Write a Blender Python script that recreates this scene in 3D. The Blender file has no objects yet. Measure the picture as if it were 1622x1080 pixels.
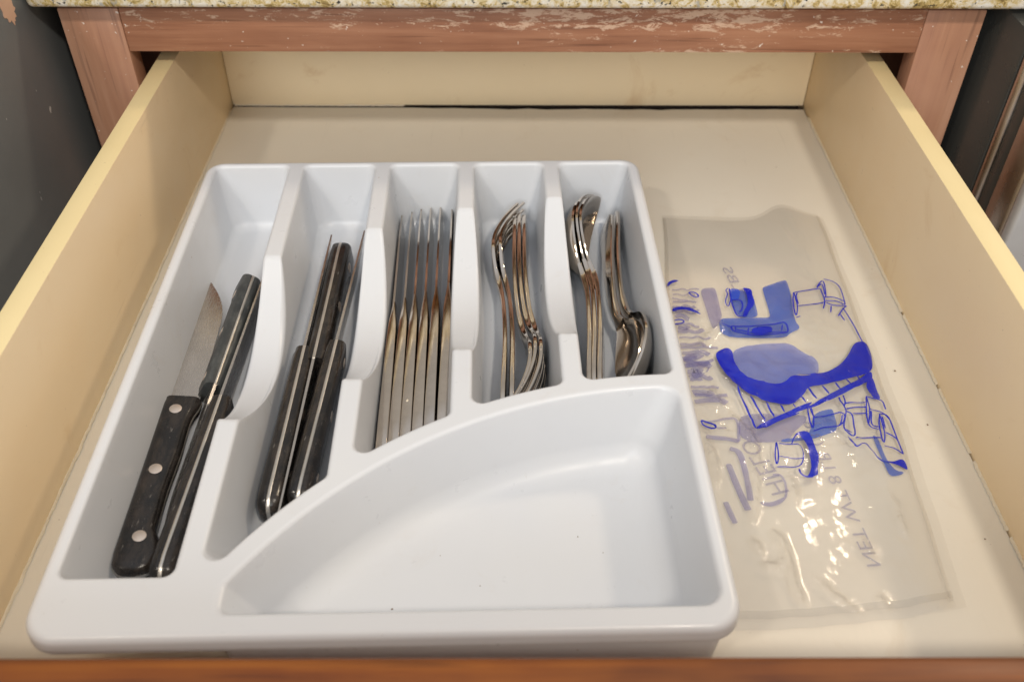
import bpy, bmesh, math, random, json
from mathutils import Vector, Matrix, noise
from mathutils.geometry import delaunay_2d_cdt

random.seed(7)
scene = bpy.context.scene
COL = scene.collection

# ------------------------------------------------------------------ camera
cam_data = bpy.data.cameras.new("camera")
cam = bpy.data.objects.new("camera", cam_data)
COL.objects.link(cam)
_R = Vector((0.999985, -0.00384834, 0.00389735))
_U = Vector((-0.00032887, 0.66809577, 0.74407522))
_F = Vector((0.00546725, 0.74406534, -0.66808449))
cam.matrix_world = Matrix(((_R.x, _U.x, -_F.x, -0.010152), (_R.y, _U.y, -_F.y, -0.752311),
                           (_R.z, _U.z, -_F.z, 0.399313), (0, 0, 0, 1)))
cam_data.sensor_width = 36.0
cam_data.lens = 33.157
cam_data.clip_start = 0.01
cam_data.clip_end = 50
cam_data.dof.use_dof = True
cam_data.dof.focus_distance = 0.56
cam_data.dof.aperture_fstop = 9.0
scene.camera = cam

# ------------------------------------------------------------------ room light
world = bpy.data.worlds.new("World")
scene.world = world
world.use_nodes = True
wn, wl = world.node_tree.nodes, world.node_tree.links
bg = wn["Background"]
tc = wn.new("ShaderNodeTexCoord")
sx = wn.new("ShaderNodeSeparateXYZ")
wl.new(tc.outputs["Generated"], sx.inputs[0])
cr = wn.new("ShaderNodeValToRGB")
cr.color_ramp.elements[0].position = 0.0
cr.color_ramp.elements[0].color = (0.27, 0.22, 0.175, 1)
cr.color_ramp.elements[1].position = 0.95
cr.color_ramp.elements[1].color = (0.56, 0.57, 0.60, 1)
e = cr.color_ramp.elements.new(0.42)
e.color = (0.36, 0.325, 0.285, 1)
e = cr.color_ramp.elements.new(0.70)
e.color = (0.42, 0.395, 0.365, 1)
wl.new(sx.outputs["Z"], cr.inputs[0])
wl.new(cr.outputs[0], bg.inputs[0])
bg.inputs[1].default_value = 1.0


def lamp(name, loc, target, power, size, color):
    d = bpy.data.lights.new(name, 'AREA')
    d.shape = 'DISK'
    d.size = size
    d.energy = power
    d.color = color
    o = bpy.data.objects.new(name, d)
    COL.objects.link(o)
    o.location = loc
    o.rotation_euler = (Vector(target) - Vector(loc)).to_track_quat('-Z', 'Y').to_euler()
    return o


lamp("ceiling_lamp", (0.50, -1.56, 1.66), (0, -0.3, 0), 12.0, 0.15, (1.0, 0.90, 0.77))
lamp("ceiling_lamp", (-0.95, -1.50, 1.62), (0, -0.3, 0), 6.0, 0.15, (1.0, 0.90, 0.77))
lamp("ceiling_lamp", (1.42, 0.66, 1.60), (0.05, -0.35, 0), 10.0, 0.20, (1.0, 0.80, 0.58))
# broad daylight from the room behind the camera
lamp("window_light", (-0.5, -3.0, 1.35), (0, -0.2, 0.05), 32.0, 1.5, (0.93, 0.965, 1.0))

scene.view_settings.view_transform = 'Standard'
scene.view_settings.look = 'None'
scene.view_settings.exposure = 0.25
scene.view_settings.gamma = 1.0
scene.render.engine = 'CYCLES'
scene.cycles.use_denoising = True
scene.cycles.max_bounces = 7
scene.cycles.diffuse_bounces = 4
scene.cycles.glossy_bounces = 4
scene.cycles.transparent_max_bounces = 14
scene.cycles.caustics_reflective = False
scene.cycles.caustics_refractive = False


# ------------------------------------------------------------------ materials
def new_mat(name):
    m = bpy.data.materials.new(name)
    m.use_nodes = True
    nt = m.node_tree
    return m, nt, nt.nodes, nt.links, nt.nodes["Principled BSDF"]


def N(nt, typ, **kw):
    n = nt.nodes.new(typ)
    for k, v in kw.items():
        if k.startswith('i_'):
            n.inputs[k[2:].replace('_', ' ')].default_value = v
        else:
            setattr(n, k, v)
    return n


def ramp(nt, fac, stops):
    r = nt.nodes.new("ShaderNodeValToRGB")
    el = r.color_ramp.elements
    while len(el) < len(stops):
        el.new(0.5)
    for x, (p, c) in zip(el, stops):
        x.position = p
        x.color = (*c, 1) if len(c) == 3 else c
    nt.links.new(fac, r.inputs[0])
    return r.outputs[0]


def coords(nt, scale=(1, 1, 1), kind="Object"):
    t = nt.nodes.new("ShaderNodeTexCoord")
    mp = nt.nodes.new("ShaderNodeMapping")
    mp.inputs["Scale"].default_value = scale
    nt.links.new(t.outputs[kind], mp.inputs[0])
    return mp.outputs[0]


def noise_tex(nt, vec, scale, detail=4, rough=0.55, dist=0.0):
    n = nt.nodes.new("ShaderNodeTexNoise")
    n.inputs["Scale"].default_value = scale
    n.inputs["Detail"].default_value = detail
    n.inputs["Roughness"].default_value = rough
    n.inputs["Distortion"].default_value = dist
    nt.links.new(vec, n.inputs["Vector"])
    return n.outputs["Fac"]


def mixc(nt, fac, a, b, mode='MIX'):
    m = nt.nodes.new("ShaderNodeMix")
    m.data_type = 'RGBA'
    m.blend_type = mode
    for sock, val in ((m.inputs[0], fac), (m.inputs[6], a), (m.inputs[7], b)):
        if hasattr(val, 'links'):
            nt.links.new(val, sock)
        elif isinstance(val, (int, float)):
            sock.default_value = val
        else:
            sock.default_value = (*val, 1)
    return m.outputs[2]


def math_n(nt, op, a, b=0.0):
    m = nt.nodes.new("ShaderNodeMath")
    m.operation = op
    for sock, val in ((m.inputs[0], a), (m.inputs[1], b)):
        if hasattr(val, 'links'):
            nt.links.new(val, sock)
        else:
            sock.default_value = val
    return m.outputs[0]


def bump(nt, bsdf, height, strength=0.2, dist=0.001):
    b = nt.nodes.new("ShaderNodeBump")
    b.inputs["Strength"].default_value = strength
    b.inputs["Distance"].default_value = dist
    nt.links.new(height, b.inputs["Height"])
    nt.links.new(b.outputs[0], bsdf.inputs["Normal"])


def paint_mat(name, col, col2, rough=0.45, stain=None, stain_amt=0.0, bstr=0.15):
    m, nt, ns, ls, b = new_mat(name)
    v = coords(nt)
    big = noise_tex(nt, v, 7, 5, 0.6)
    c = mixc(nt, ramp(nt, big, [(0.3, (0, 0, 0)), (0.7, (1, 1, 1))]), col, col2)
    if stain:
        s = noise_tex(nt, v, 16, 6, 0.7, 0.6)
        f = ramp(nt, s, [(0.60, (0, 0, 0)), (0.72, (stain_amt,) * 3)])
        c = mixc(nt, f, c, stain)
    # faint handling scratches along the board
    scr = noise_tex(nt, coords(nt, (1.0, 0.05, 1.0)), 240, 4, 0.6, 0.2)
    c = mixc(nt, ramp(nt, scr, [(0.66, (0, 0, 0)), (0.76, (0.30,) * 3)]), c, tuple(x * 0.72 for x in col2))
    # fine dirt flecks
    fl = noise_tex(nt, v, 330, 2, 0.5)
    c = mixc(nt, ramp(nt, fl, [(0.755, (0, 0, 0)), (0.80, (0.45,) * 3)]), c, (0.16, 0.10, 0.05))
    ls.new(c, b.inputs["Base Color"])
    ls.new(ramp(nt, noise_tex(nt, v, 40, 4), [(0.3, (rough - .08,) * 3), (0.7, (rough + .1,) * 3)]), b.inputs["Roughness"])
    bump(nt, b, noise_tex(nt, coords(nt, (1, .35, 1)), 260, 4), bstr, 0.0006)
    return m


M = {}
M['wall_paint'] = paint_mat('cream_paint_side', (0.91, 0.745, 0.505), (0.89, 0.70, 0.45), 0.42, (0.62, 0.38, 0.15), 0.25)
M['top_paint'] = paint_mat('yellow_cream_paint_edge', (0.82, 0.68, 0.38), (0.79, 0.64, 0.34), 0.45)
M['back_paint'] = paint_mat('cream_paint_back', (0.92, 0.77, 0.53), (0.90, 0.74, 0.49), 0.42, (0.60, 0.36, 0.15), 0.35)
M['floor_paint'] = paint_mat('drawer_floor_paint', (0.80, 0.75, 0.645), (0.77, 0.71, 0.60), 0.38, (0.58, 0.46, 0.30), 0.22)
M['caulk'] = paint_mat('caulk_paint', (0.80, 0.71, 0.55), (0.74, 0.63, 0.45), 0.5)

m, nt, ns, ls, b = new_mat('dark_void')
b.inputs["Base Color"].default_value = (0.02, 0.012, 0.008, 1)  # near-black colour stands in for the darkness of the void
b.inputs["Roughness"].default_value = 0.9
M['void'] = m


def wood(name, dark, mid, light, axis, rough=0.5, wear=0.0, wear_col=(0.62, 0.42, 0.29), grain=60, coat=0.0):
    m, nt, ns, ls, b = new_mat(name)
    sc = {'x': (0.055, 1, 1), 'z': (1, 1, 0.055), 'y': (1, 0.055, 1)}[axis]
    v = coords(nt, sc)
    g = noise_tex(nt, v, grain, 6, 0.62, 0.8)
    g2 = noise_tex(nt, v, grain * 4.5, 4, 0.6)
    f = math_n(nt, 'ADD', math_n(nt, 'MULTIPLY', g, 0.72), math_n(nt, 'MULTIPLY', g2, 0.28))
    c = ramp(nt, f, [(0.34, dark), (0.5, mid), (0.66, light)])
    vo = coords(nt)
    blot = noise_tex(nt, vo, 11, 4, 0.6)
    c = mixc(nt, ramp(nt, blot, [(0.35, (0, 0, 0)), (0.75, (0.55,) * 3)]), c, light)
    pores = noise_tex(nt, coords(nt, tuple(s * (0.5 if s < 1 else 1) for s in sc)), 420, 2)
    c = mixc(nt, ramp(nt, pores, [(0.28, (0.5,) * 3), (0.40, (0, 0, 0))]), c, tuple(x * 0.45 for x in dark))
    if wear:
        sw = {'x': (0.30, 1, 1), 'z': (1, 1, 0.35), 'y': (1, 0.3, 1)}[axis]
        w1 = noise_tex(nt, coords(nt, sw), 210, 8, 0.78, 0.4)
        w2 = noise_tex(nt, vo, 6.0, 3, 0.5)
        th = math_n(nt, 'ADD', w1, math_n(nt, 'MULTIPLY', w2, 0.42))
        if axis == 'x':      # rubbed bare along the top and bottom arrises, mostly right of the middle
            sp_ = nt.nodes.new("ShaderNodeSeparateXYZ")
            nt.links.new(vo, sp_.inputs[0])
            zr = ramp(nt, math_n(nt, 'MULTIPLY', math_n(nt, 'SUBTRACT', sp_.outputs[2], 0.106), 32.0), [(0.0, (0.62,) * 3), (0.10, (0.30,) * 3), (0.45, (0.30,) * 3), (0.62, (0.72,) * 3), (0.92, (0.78,) * 3)])
            xr_ = ramp(nt, math_n(nt, 'MULTIPLY', math_n(nt, 'ADD', sp_.outputs[0], 0.30), 1.7), [(0.10, (0.55,) * 3), (0.36, (0.78,) * 3), (0.48, (1,) * 3), (0.72, (1,) * 3), (0.92, (0.6,) * 3)])
            th = math_n(nt, 'ADD', math_n(nt, 'MULTIPLY', math_n(nt, 'MULTIPLY', zr, xr_), 0.26), math_n(nt, 'SUBTRACT', th, 0.14))
        c = mixc(nt, ramp(nt, th, [(0.83 - wear * 0.1, (0, 0, 0)), (0.855 - wear * 0.1, (0.85,) * 3)]), c, wear_col)
        sp = noise_tex(nt, vo, 300, 2, 0.5)
        c = mixc(nt, ramp(nt, sp, [(0.735, (0, 0, 0)), (0.755, (0.9,) * 3)]), c, (0.78, 0.70, 0.62))
    ls.new(c, b.inputs["Base Color"])
    ls.new(ramp(nt, g, [(0.3, (rough + .08,) * 3), (0.7, (rough - .08,) * 3)]), b.inputs["Roughness"])
    b.inputs["Coat Weight"].default_value = coat
    b.inputs["Coat Roughness"].default_value = 0.25
    bump(nt, b, f, 0.25, 0.0008)
    return m


M['rail_wood'] = wood('worn_red_brown_wood', (0.22, 0.085, 0.045), (0.35, 0.155, 0.085), (0.46, 0.235, 0.14), 'x', 0.48, 0.66, (0.66, 0.47, 0.34))
M['stile_wood'] = wood('worn_red_brown_wood_upright', (0.36, 0.17, 0.105), (0.44, 0.225, 0.135), (0.55, 0.315, 0.21), 'z', 0.45, -1.0, (0.70, 0.52, 0.42), 45)
M['front_wood'] = wood('orange_varnished_wood', (0.060, 0.011, 0.002), (0.165, 0.040, 0.003), (0.30, 0.095, 0.008), 'x', 0.5, 0.0, grain=38, coat=0.05)
M['cabinet_wood'] = wood('dark_cabinet_wood', (0.09, 0.030, 0.012), (0.16, 0.06, 0.025), (0.22, 0.09, 0.04), 'z', 0.6)

# granite
m, nt, ns, ls, b = new_mat('speckled_granite')
v = coords(nt)
n1 = noise_tex(nt, v, 120, 7, 0.75, 0.5)
c = ramp(nt, n1, [(0.36, (0.20, 0.13, 0.045)), (0.45, (0.60, 0.45, 0.18)), (0.52, (0.76, 0.68, 0.52)), (0.64, (0.83, 0.80, 0.74))])
n2 = noise_tex(nt, v, 260, 5, 0.7, 0.3)
c = mixc(nt, ramp(nt, n2, [(0.58, (0, 0, 0)), (0.63, (1, 1, 1))]), c, (0.045, 0.04, 0.035))
n3 = noise_tex(nt, coords(nt, (1.3, 1, 0.8)), 120, 4, 0.6)
c = mixc(nt, ramp(nt, n3, [(0.62, (0, 0, 0)), (0.70, (0.8,) * 3)]), c, (0.40, 0.40, 0.38))
ls.new(c, b.inputs["Base Color"])
b.inputs["Roughness"].default_value = 0.22
M['granite'] = m


def appliance_mat(name, col, rough, chips, metal=0.0):
    m, nt, ns, ls, b = new_mat(name)
    v = coords(nt)
    c = mixc(nt, noise_tex(nt, v, 9, 4), col, tuple(x * 1.5 for x in col))
    if chips:
        sp = noise_tex(nt, coords(nt, (1, 1, 0.6)), 120, 2, 0.4)
        c = mixc(nt, ramp(nt, sp, [(0.755, (0, 0, 0)), (0.765, (0.85,) * 3)]), c, (0.60, 0.60, 0.58))
    ls.new(c, b.inputs["Base Color"])
    b.inputs["Metallic"].default_value = metal
    ls.new(ramp(nt, noise_tex(nt, v, 30, 5), [(0.3, (rough - .1,) * 3), (0.7, (rough + .1,) * 3)]), b.inputs["Roughness"])
    bump(nt, b, noise_tex(nt, v, 900, 2), 0.12, 0.0004)
    return m


M['dark_enamel'] = appliance_mat('dark_grey_enamel', (0.115, 0.124, 0.130), 0.40, True)
M['black_enamel'] = appliance_mat('black_enamel', (0.042, 0.043, 0.040), 0.30, True)
M['trim_metal'] = appliance_mat('brushed_trim', (0.45, 0.42, 0.40), 0.30, False, 1.0)
M['steel_front'] = appliance_mat('pale_steel', (0.55, 0.58, 0.62), 0.35, False, 0.7)
M['raw_chip'] = paint_mat('chipped_patch', (0.55, 0.30, 0.20), (0.70, 0.50, 0.38), 0.6)

# tray plastic
m, nt, ns, ls, b = new_mat('white_moulded_plastic')
v = coords(nt)
c = mixc(nt, ramp(nt, noise_tex(nt, v, 9, 4), [(0.35, (0, 0, 0)), (0.7, (1, 1, 1))]), (0.645, 0.665, 0.70), (0.67, 0.685, 0.705))
scf = noise_tex(nt, coords(nt, (1.0, 0.10, 1.0)), 300, 3, 0.6, 0.3)
c = mixc(nt, ramp(nt, scf, [(0.70, (0, 0, 0)), (0.78, (0.22,) * 3)]), c, (0.45, 0.43, 0.40))
st = noise_tex(nt, v, 24, 5, 0.65, 0.8)
c = mixc(nt, ramp(nt, st, [(0.60, (0, 0, 0)), (0.75, (0.16,) * 3)]), c, (0.52, 0.45, 0.36))
fl = noise_tex(nt, v, 210, 2, 0.5)
c = mixc(nt, ramp(nt, fl, [(0.775, (0, 0, 0)), (0.81, (0.5,) * 3)]), c, (0.30, 0.22, 0.14))
ls.new(c, b.inputs["Base Color"])
ls.new(ramp(nt, noise_tex(nt, v, 55, 5, 0.65), [(0.3, (0.26,) * 3), (0.7, (0.42,) * 3)]), b.inputs["Roughness"])
b.inputs["Specular IOR Level"].default_value = 0.5
bump(nt, b, noise_tex(nt, v, 600, 3), 0.04, 0.0003)
M['plastic'] = m


def steel(name, col, r0, r1, scr=0.15, brush=(1, 18, 18)):
    m, nt, ns, ls, b = new_mat(name)
    v = coords(nt)
    b.inputs["Metallic"].default_value = 1.0
    sm = noise_tex(nt, v, 70, 5, 0.6)
    ls.new(mixc(nt, ramp(nt, sm, [(0.35, (0, 0, 0)), (0.7, (1, 1, 1))]), col, tuple(x * 0.86 for x in col)), b.inputs["Base Color"])
    br = noise_tex(nt, coords(nt, brush), 120, 4, 0.7)
    ls.new(ramp(nt, br, [(0.3, (r0,) * 3), (0.7, (r1,) * 3)]), b.inputs["Roughness"])
    bump(nt, b, br, scr, 0.0002)
    return m


M['flatware'] = steel('polished_stainless', (0.64, 0.575, 0.505), 0.05, 0.15, 0.05)  # warm tint puts the reflection of brown cabinets into the metal colour
def tarnished():
    m = steel('tarnished_stainless', (0.62, 0.57, 0.52), 0.07, 0.18, 0.05)
    nt = m.node_tree
    b = nt.nodes["Principled BSDF"]
    src = b.inputs["Base Color"].links[0].from_socket
    sep = nt.nodes.new("ShaderNodeSeparateXYZ")
    nt.links.new(coords(nt), sep.inputs[0])
    f = math_n(nt, 'ADD', math_n(nt, 'MULTIPLY', sep.outputs[0], 8.0), math_n(nt, 'MULTIPLY', noise_tex(nt, coords(nt), 90, 3), 0.10))
    k = ramp(nt, f, [(0.83, (0, 0, 0)), (0.90, (0.8,) * 3), (0.99, (0.8,) * 3), (1.0, (0.5,) * 3)])
    nt.links.new(mixc(nt, k, src, (0.30, 0.15, 0.03)), b.inputs["Base Color"])
    return m


M['flatware_tarnish'] = tarnished()
M['blade'] = steel('blade_stainless', (0.60, 0.56, 0.52), 0.16, 0.34, 0.12)
M['tang'] = steel('tang_steel', (0.72, 0.68, 0.62), 0.28, 0.40, 0.05)
M['rivet'] = steel('rivet_steel', (0.86, 0.74, 0.64), 0.35, 0.5, 0.05)


def handle_mat(name, col, col2, rough):
    m, nt, ns, ls, b = new_mat(name)
    v = coords(nt)
    w = noise_tex(nt, coords(nt, (0.4, 1, 1)), 160, 6, 0.7)
    c = mixc(nt, ramp(nt, w, [(0.42, (0, 0, 0)), (0.75, (1, 1, 1))]), col, col2)
    s = noise_tex(nt, coords(nt, (0.25, 1, 1)), 520, 3, 0.6)
    c = mixc(nt, ramp(nt, s, [(0.66, (0, 0, 0)), (0.74, (0.6,) * 3)]), c, (0.24, 0.215, 0.19))
    ls.new(c, b.inputs["Base Color"])
    ls.new(ramp(nt, noise_tex(nt, v, 90, 5), [(0.3, (rough - .08,) * 3), (0.7, (rough + .14,) * 3)]), b.inputs["Roughness"])
    bump(nt, b, w, 0.25, 0.0006)
    return m


M['handle'] = handle_mat('black_scratched_handle', (0.010, 0.009, 0.009), (0.050, 0.038, 0.030), 0.17)
M['handle_worn'] = handle_mat('worn_grey_black_handle', (0.035, 0.038, 0.038), (0.10, 0.105, 0.10), 0.42)


def film_mat(name, haze, haze_col, tint):
    m = bpy.data.materials.new(name)
    m.use_nodes = True
    nt = m.node_tree
    nt.nodes.clear()
    out = nt.nodes.new("ShaderNodeOutputMaterial")
    tr = N(nt, "ShaderNodeBsdfTransparent")
    tr.inputs[0].default_value = (*tint, 1)
    df = N(nt, "ShaderNodeBsdfDiffuse")
    df.inputs[0].default_value = (*haze_col, 1)
    gl = N(nt, "ShaderNodeBsdfGlossy")
    gl.inputs[0].default_value = (1, 1, 1, 1)
    gl.inputs["Roughness"].default_value = 0.10
    bp = N(nt, "ShaderNodeBump")
    bp.inputs["Strength"].default_value = 1.0
    bp.inputs["Distance"].default_value = 0.0046
    at = N(nt, "ShaderNodeAttribute")
    at.attribute_name = "crinkle"
    nz = noise_tex(nt, coords(nt, (1, 0.75, 1)), 130, 6, 0.62, 1.2)
    soft = noise_tex(nt, coords(nt, (1, 0.5, 1)), 45, 4, 0.6, 1.0)
    hgt = math_n(nt, 'ADD', math_n(nt, 'MULTIPLY', nz, at.outputs["Fac"]), math_n(nt, 'MULTIPLY', soft, 0.07))
    nt.links.new(hgt, bp.inputs["Height"])
    nt.links.new(bp.outputs[0], gl.inputs["Normal"])
    fr = N(nt, "ShaderNodeLayerWeight")
    nt.links.new(bp.outputs[0], fr.inputs["Normal"])
    rf = math_n(nt, 'ADD', math_n(nt, 'MULTIPLY', math_n(nt, 'POWER', fr.outputs["Facing"], 4.0), 0.7), 0.048)
    m1 = N(nt, "ShaderNodeMixShader")
    m1.inputs[0].default_value = haze
    nt.links.new(tr.outputs[0], m1.inputs[1])
    nt.links.new(df.outputs[0], m1.inputs[2])
    m2 = N(nt, "ShaderNodeMixShader")
    nt.links.new(rf, m2.inputs[0])
    nt.links.new(m1.outputs[0], m2.inputs[1])
    nt.links.new(gl.outputs[0], m2.inputs[2])
    nt.links.new(m2.outputs[0], out.inputs[0])
    return m


M['film_edge'] = film_mat('folded_plastic_film', 0.06, (0.74, 0.72, 0.69), (0.95, 0.945, 0.935))
M['film'] = film_mat('clear_plastic_film', 0.018, (0.80, 0.77, 0.73), (0.992, 0.990, 0.988))


def ink(name, col, alpha, gloss=0.06):
    m = bpy.data.materials.new(name)
    m.use_nodes = True
    nt = m.node_tree
    nt.nodes.clear()
    out = nt.nodes.new("ShaderNodeOutputMaterial")
    tr = N(nt, "ShaderNodeBsdfTransparent")
    df = N(nt, "ShaderNodeBsdfPrincipled")
    df.inputs["Base Color"].default_value = (*col, 1)
    df.inputs["Roughness"].default_value = 0.25
    mx = N(nt, "ShaderNodeMixShader")
    a = ramp(nt, noise_tex(nt, coords(nt), 55, 3), [(0.3, (alpha * .88,) * 3), (0.7, (min(1, alpha * 1.08),) * 3)])
    nt.links.new(a, mx.inputs[0])
    nt.links.new(tr.outputs[0], mx.inputs[1])
    nt.links.new(df.outputs[0], mx.inputs[2])
    nt.links.new(mx.outputs[0], out.inputs[0])
    return m


M['ink_blue'] = ink('ink_blue', (0.001, 0.013, 0.46), 0.97)
M['ink_mid'] = ink('ink_mid_blue', (0.02, 0.08, 0.62), 0.75)
M['ink_pale'] = ink('ink_pale_blue', (0.03, 0.12, 0.60), 0.70)
M['ink_violet'] = ink('ink_back_violet', (0.19, 0.18, 0.50), 0.42)
M['ink_wash'] = ink('ink_wash', (0.06, 0.12, 0.55), 0.55)
M['ink_text'] = ink('ink_back_text', (0.13, 0.12, 0.38), 0.38)
m, nt, ns, ls, b = new_mat('crumb_brown')
b.inputs["Base Color"].default_value = (0.16, 0.09, 0.04, 1)
b.inputs["Roughness"].default_value = 0.8
M['crumb'] = m


# ------------------------------------------------------------------ helpers
def mesh_obj(name, verts, faces, mat, parent=None, smooth=True, sharp=35):
    me = bpy.data.meshes.new(name)
    me.from_pydata([tuple(v) for v in verts], [], faces)
    me.update()
    bm = bmesh.new()
    bm.from_mesh(me)
    bmesh.ops.recalc_face_normals(bm, faces=bm.faces)
    bm.to_mesh(me)
    bm.free()
    if smooth:
        me.polygons.foreach_set('use_smooth', [True] * len(me.polygons))
        if sharp:
            me.set_sharp_from_angle(angle=math.radians(sharp))
    me.materials.append(M[mat])
    o = bpy.data.objects.new(name, me)
    COL.objects.link(o)
    if parent:
        o.parent = parent
    return o


def empty(name, label, cat, group=None, matrix=None):
    o = bpy.data.objects.new(name, None)
    o.empty_display_size = 0.01
    COL.objects.link(o)
    if matrix is not None:
        o.matrix_world = matrix
    tag(o, label, cat, group)
    return o


def tag(o, label=None, cat=None, group=None, kind=None):
    if label:
        o["label"] = label
    if cat:
        o["category"] = cat
    if group:
        o["group"] = group
    if kind:
        o["kind"] = kind
    return o


def loft(rings, cap0=True, cap1=True, closed=True):
    vs, fs = [], []
    n = len(rings[0])
    for r in rings:
        vs += [Vector(p) for p in r]
    for i in range(len(rings) - 1):
        for j in range(n if closed else n - 1):
            k = (j + 1) % n
            fs.append((i * n + j, i * n + k, (i + 1) * n + k, (i + 1) * n + j))
    if cap0:
        fs.append(tuple(range(n - 1, -1, -1)))
    if cap1:
        fs.append(tuple(range((len(rings) - 1) * n, len(rings) * n)))
    return vs, fs


def box(name, lo, hi, mat, parent=None, bev=0.0015, seg=2):
    bm = bmesh.new()
    bmesh.ops.create_cube(bm, size=1.0)
    for v in bm.verts:
        v.co = Vector([lo[i] + (v.co[i] + 0.5) * (hi[i] - lo[i]) for i in range(3)])
    if bev:
        bmesh.ops.bevel(bm, geom=list(bm.edges), offset=bev, segments=seg, affect='EDGES', profile=0.5)
    me = bpy.data.meshes.new(name)
    bm.to_mesh(me)
    bm.free()
    me.polygons.foreach_set('use_smooth', [True] * len(me.polygons))
    me.set_sharp_from_angle(angle=math.radians(40))
    me.materials.append(M[mat])
    o = bpy.data.objects.new(name, me)
    COL.objects.link(o)
    if parent:
        o.parent = parent
    return o


def wob(x, y, z=0.0, s=1.0):
    return noise.noise(Vector((x * s, y * s, z)))


# ------------------------------------------------------------------ drawer
HW, HT, TH = 0.25, 0.0947, 0.0134     # half inner width, side height, side thickness
YF = -0.579                            # inner face of the drawer front
drawer = empty("drawer_box", "open wooden kitchen drawer painted cream inside with orange wood front", "drawer")
# floor sheet stops short of the back panel: the dark gap in the photograph
nx, ny = 60, 70
vs, fs = [], []
for j in range(ny + 1):
    for i in range(nx + 1):
        x = -HW + 0.0008 + (2 * HW - 0.0016) * i / nx
        y = YF - 0.004 + (-0.0012 - YF + 0.004) * j / ny
        if j == ny:
            y -= 0.0014 * max(0, wob(x, 3.1, 0, 22)) + (0.0036 + 0.0016 * wob(x, 8.3, 0, 60)) * math.exp(-((x - 0.11) / 0.19) ** 4)
        vs.append((x, y, 0.00035 * wob(x, y, 5, 9) - 0.0004))
for j in range(ny):
    for i in range(nx):
        a = j * (nx + 1) + i
        fs.append((a, a + 1, a + nx + 2, a + nx + 1))
nb = len(vs)
vs += [(p[0], p[1], -0.006) for p in vs[:nb]]
fs += [tuple(nb + k for k in reversed(f)) for f in fs[:]]
rim_loop = [i for i in range(nx)] + [j * (nx + 1) + nx for j in range(ny)] + [ny * (nx + 1) + nx - i for i in range(nx)] + [(ny - j) * (nx + 1) for j in range(ny)]
for k in range(len(rim_loop)):
    a, b2 = rim_loop[k], rim_loop[(k + 1) % len(rim_loop)]
    fs.append((b2, a, a + nb, b2 + nb))
mesh_obj("floor_panel", vs, fs, 'floor_paint', drawer, sharp=50)


def wall_panel(name, x0, x1, y0, y1, z0, z1, inner, top, label=None):
    o = box(name, (x0, y0, z0), (x1, y1, z1), inner, drawer, 0.0009)
    o.data.materials.append(M[top])
    for p in o.data.polygons:
        if p.normal.z > 0.6:
            p.material_index = 1
    return o


wall_panel("side_panel", -HW - TH, -HW, YF, 0.012, -0.012, HT, 'wall_paint', 'top_paint')
wall_panel("side_panel", HW, HW + TH, YF, 0.012, -0.012, HT, 'wall_paint', 'top_paint')
wall_panel("back_panel", -HW + 0.0002, HW - 0.0002, 0.0, 0.0119, 0.0006, 0.088, 'back_paint', 'top_paint')
box("void_shade_sheet", (-HW + .001, YF + .001, -0.0125), (HW - .001, 0.0119, -0.0095), 'void', drawer, 0)  # black sheet added as the darkness below the floor
box("void_shade_sheet", (-HW + .001, 0.0085, -0.0090), (HW - .001, 0.0119, 0.0002), 'void', drawer, 0)  # black strip added behind the back gap so it reads as deep shade
# drawer front
fr = box("front_panel", (-0.300, YF - 0.0195, -0.03), (0.300, YF, 0.0955), 'front_wood', drawer, 0.003, 3)
# caulk beads: irregular strips along floor joints
def caulk(pts_fn, n, seedv, gap):
    vs, fs = [], []
    run = False
    for k in range(n + 1):
        u = k / n
        base, side, amt = pts_fn(u)
        on = gap(u)
        w = 0.0009 + 0.0010 * abs(wob(u * 40, seedv)) + 0.0009 * abs(wob(u * 150, seedv + 3))
        h = 0.0011 + 0.0012 * abs(wob(u * 55, seedv + 9))
        if not on:
            run = False
            continue
        b = Vector(base)
        s = Vector(side)
        i0 = len(vs)
        vs += [b + s * w + Vector((0, 0, 0.0001)), b + s * w * 0.6 + Vector((0, 0, 0.0007)), b + s * 0.0006 + Vector((0, 0, h * 0.7)), b - s * 0.0003 + Vector((0, 0, h)), b - s * 0.0003 + Vector((0, 0, -0.0005))]
        if run:
            for q in range(4):
                fs.append((i0 - 5 + q, i0 - 5 + q + 1, i0 + q + 1, i0 + q))
        run = True
    return vs, fs


for ua, ub in ((0.0, 0.115), (0.125, 0.21), (0.217, 0.30), (0.31, 0.40), (0.406, 0.52), (0.525, 0.98)):
    v_, f_ = caulk(lambda u: ((HW, YF + 0.57 * (ua + (ub - ua) * u), 0), (-1, 0, 0), 1), 90, 2.0 + 7 * ua, lambda u: True)
    mesh_obj("caulk_bead", v_, f_, 'caulk', drawer, sharp=0)
v_, f_ = caulk(lambda u: ((-HW, YF + 0.57 * u, 0), (1, 0, 0), 1), 420, 12.0, lambda u: True)
mesh_obj("caulk_bead", v_, f_, 'caulk', drawer, sharp=0)
for ua, ub in ((0.004, 0.30),):
    v_, f_ = caulk(lambda u: ((-HW + 2 * HW * (ua + (ub - ua) * u), 0.0, 0.0004), (0, -1, 0), 1), 60, 22.0 + ua * 9, lambda u: True)
    mesh_obj("caulk_bead", v_, f_, 'caulk', drawer, sharp=0)

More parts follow.
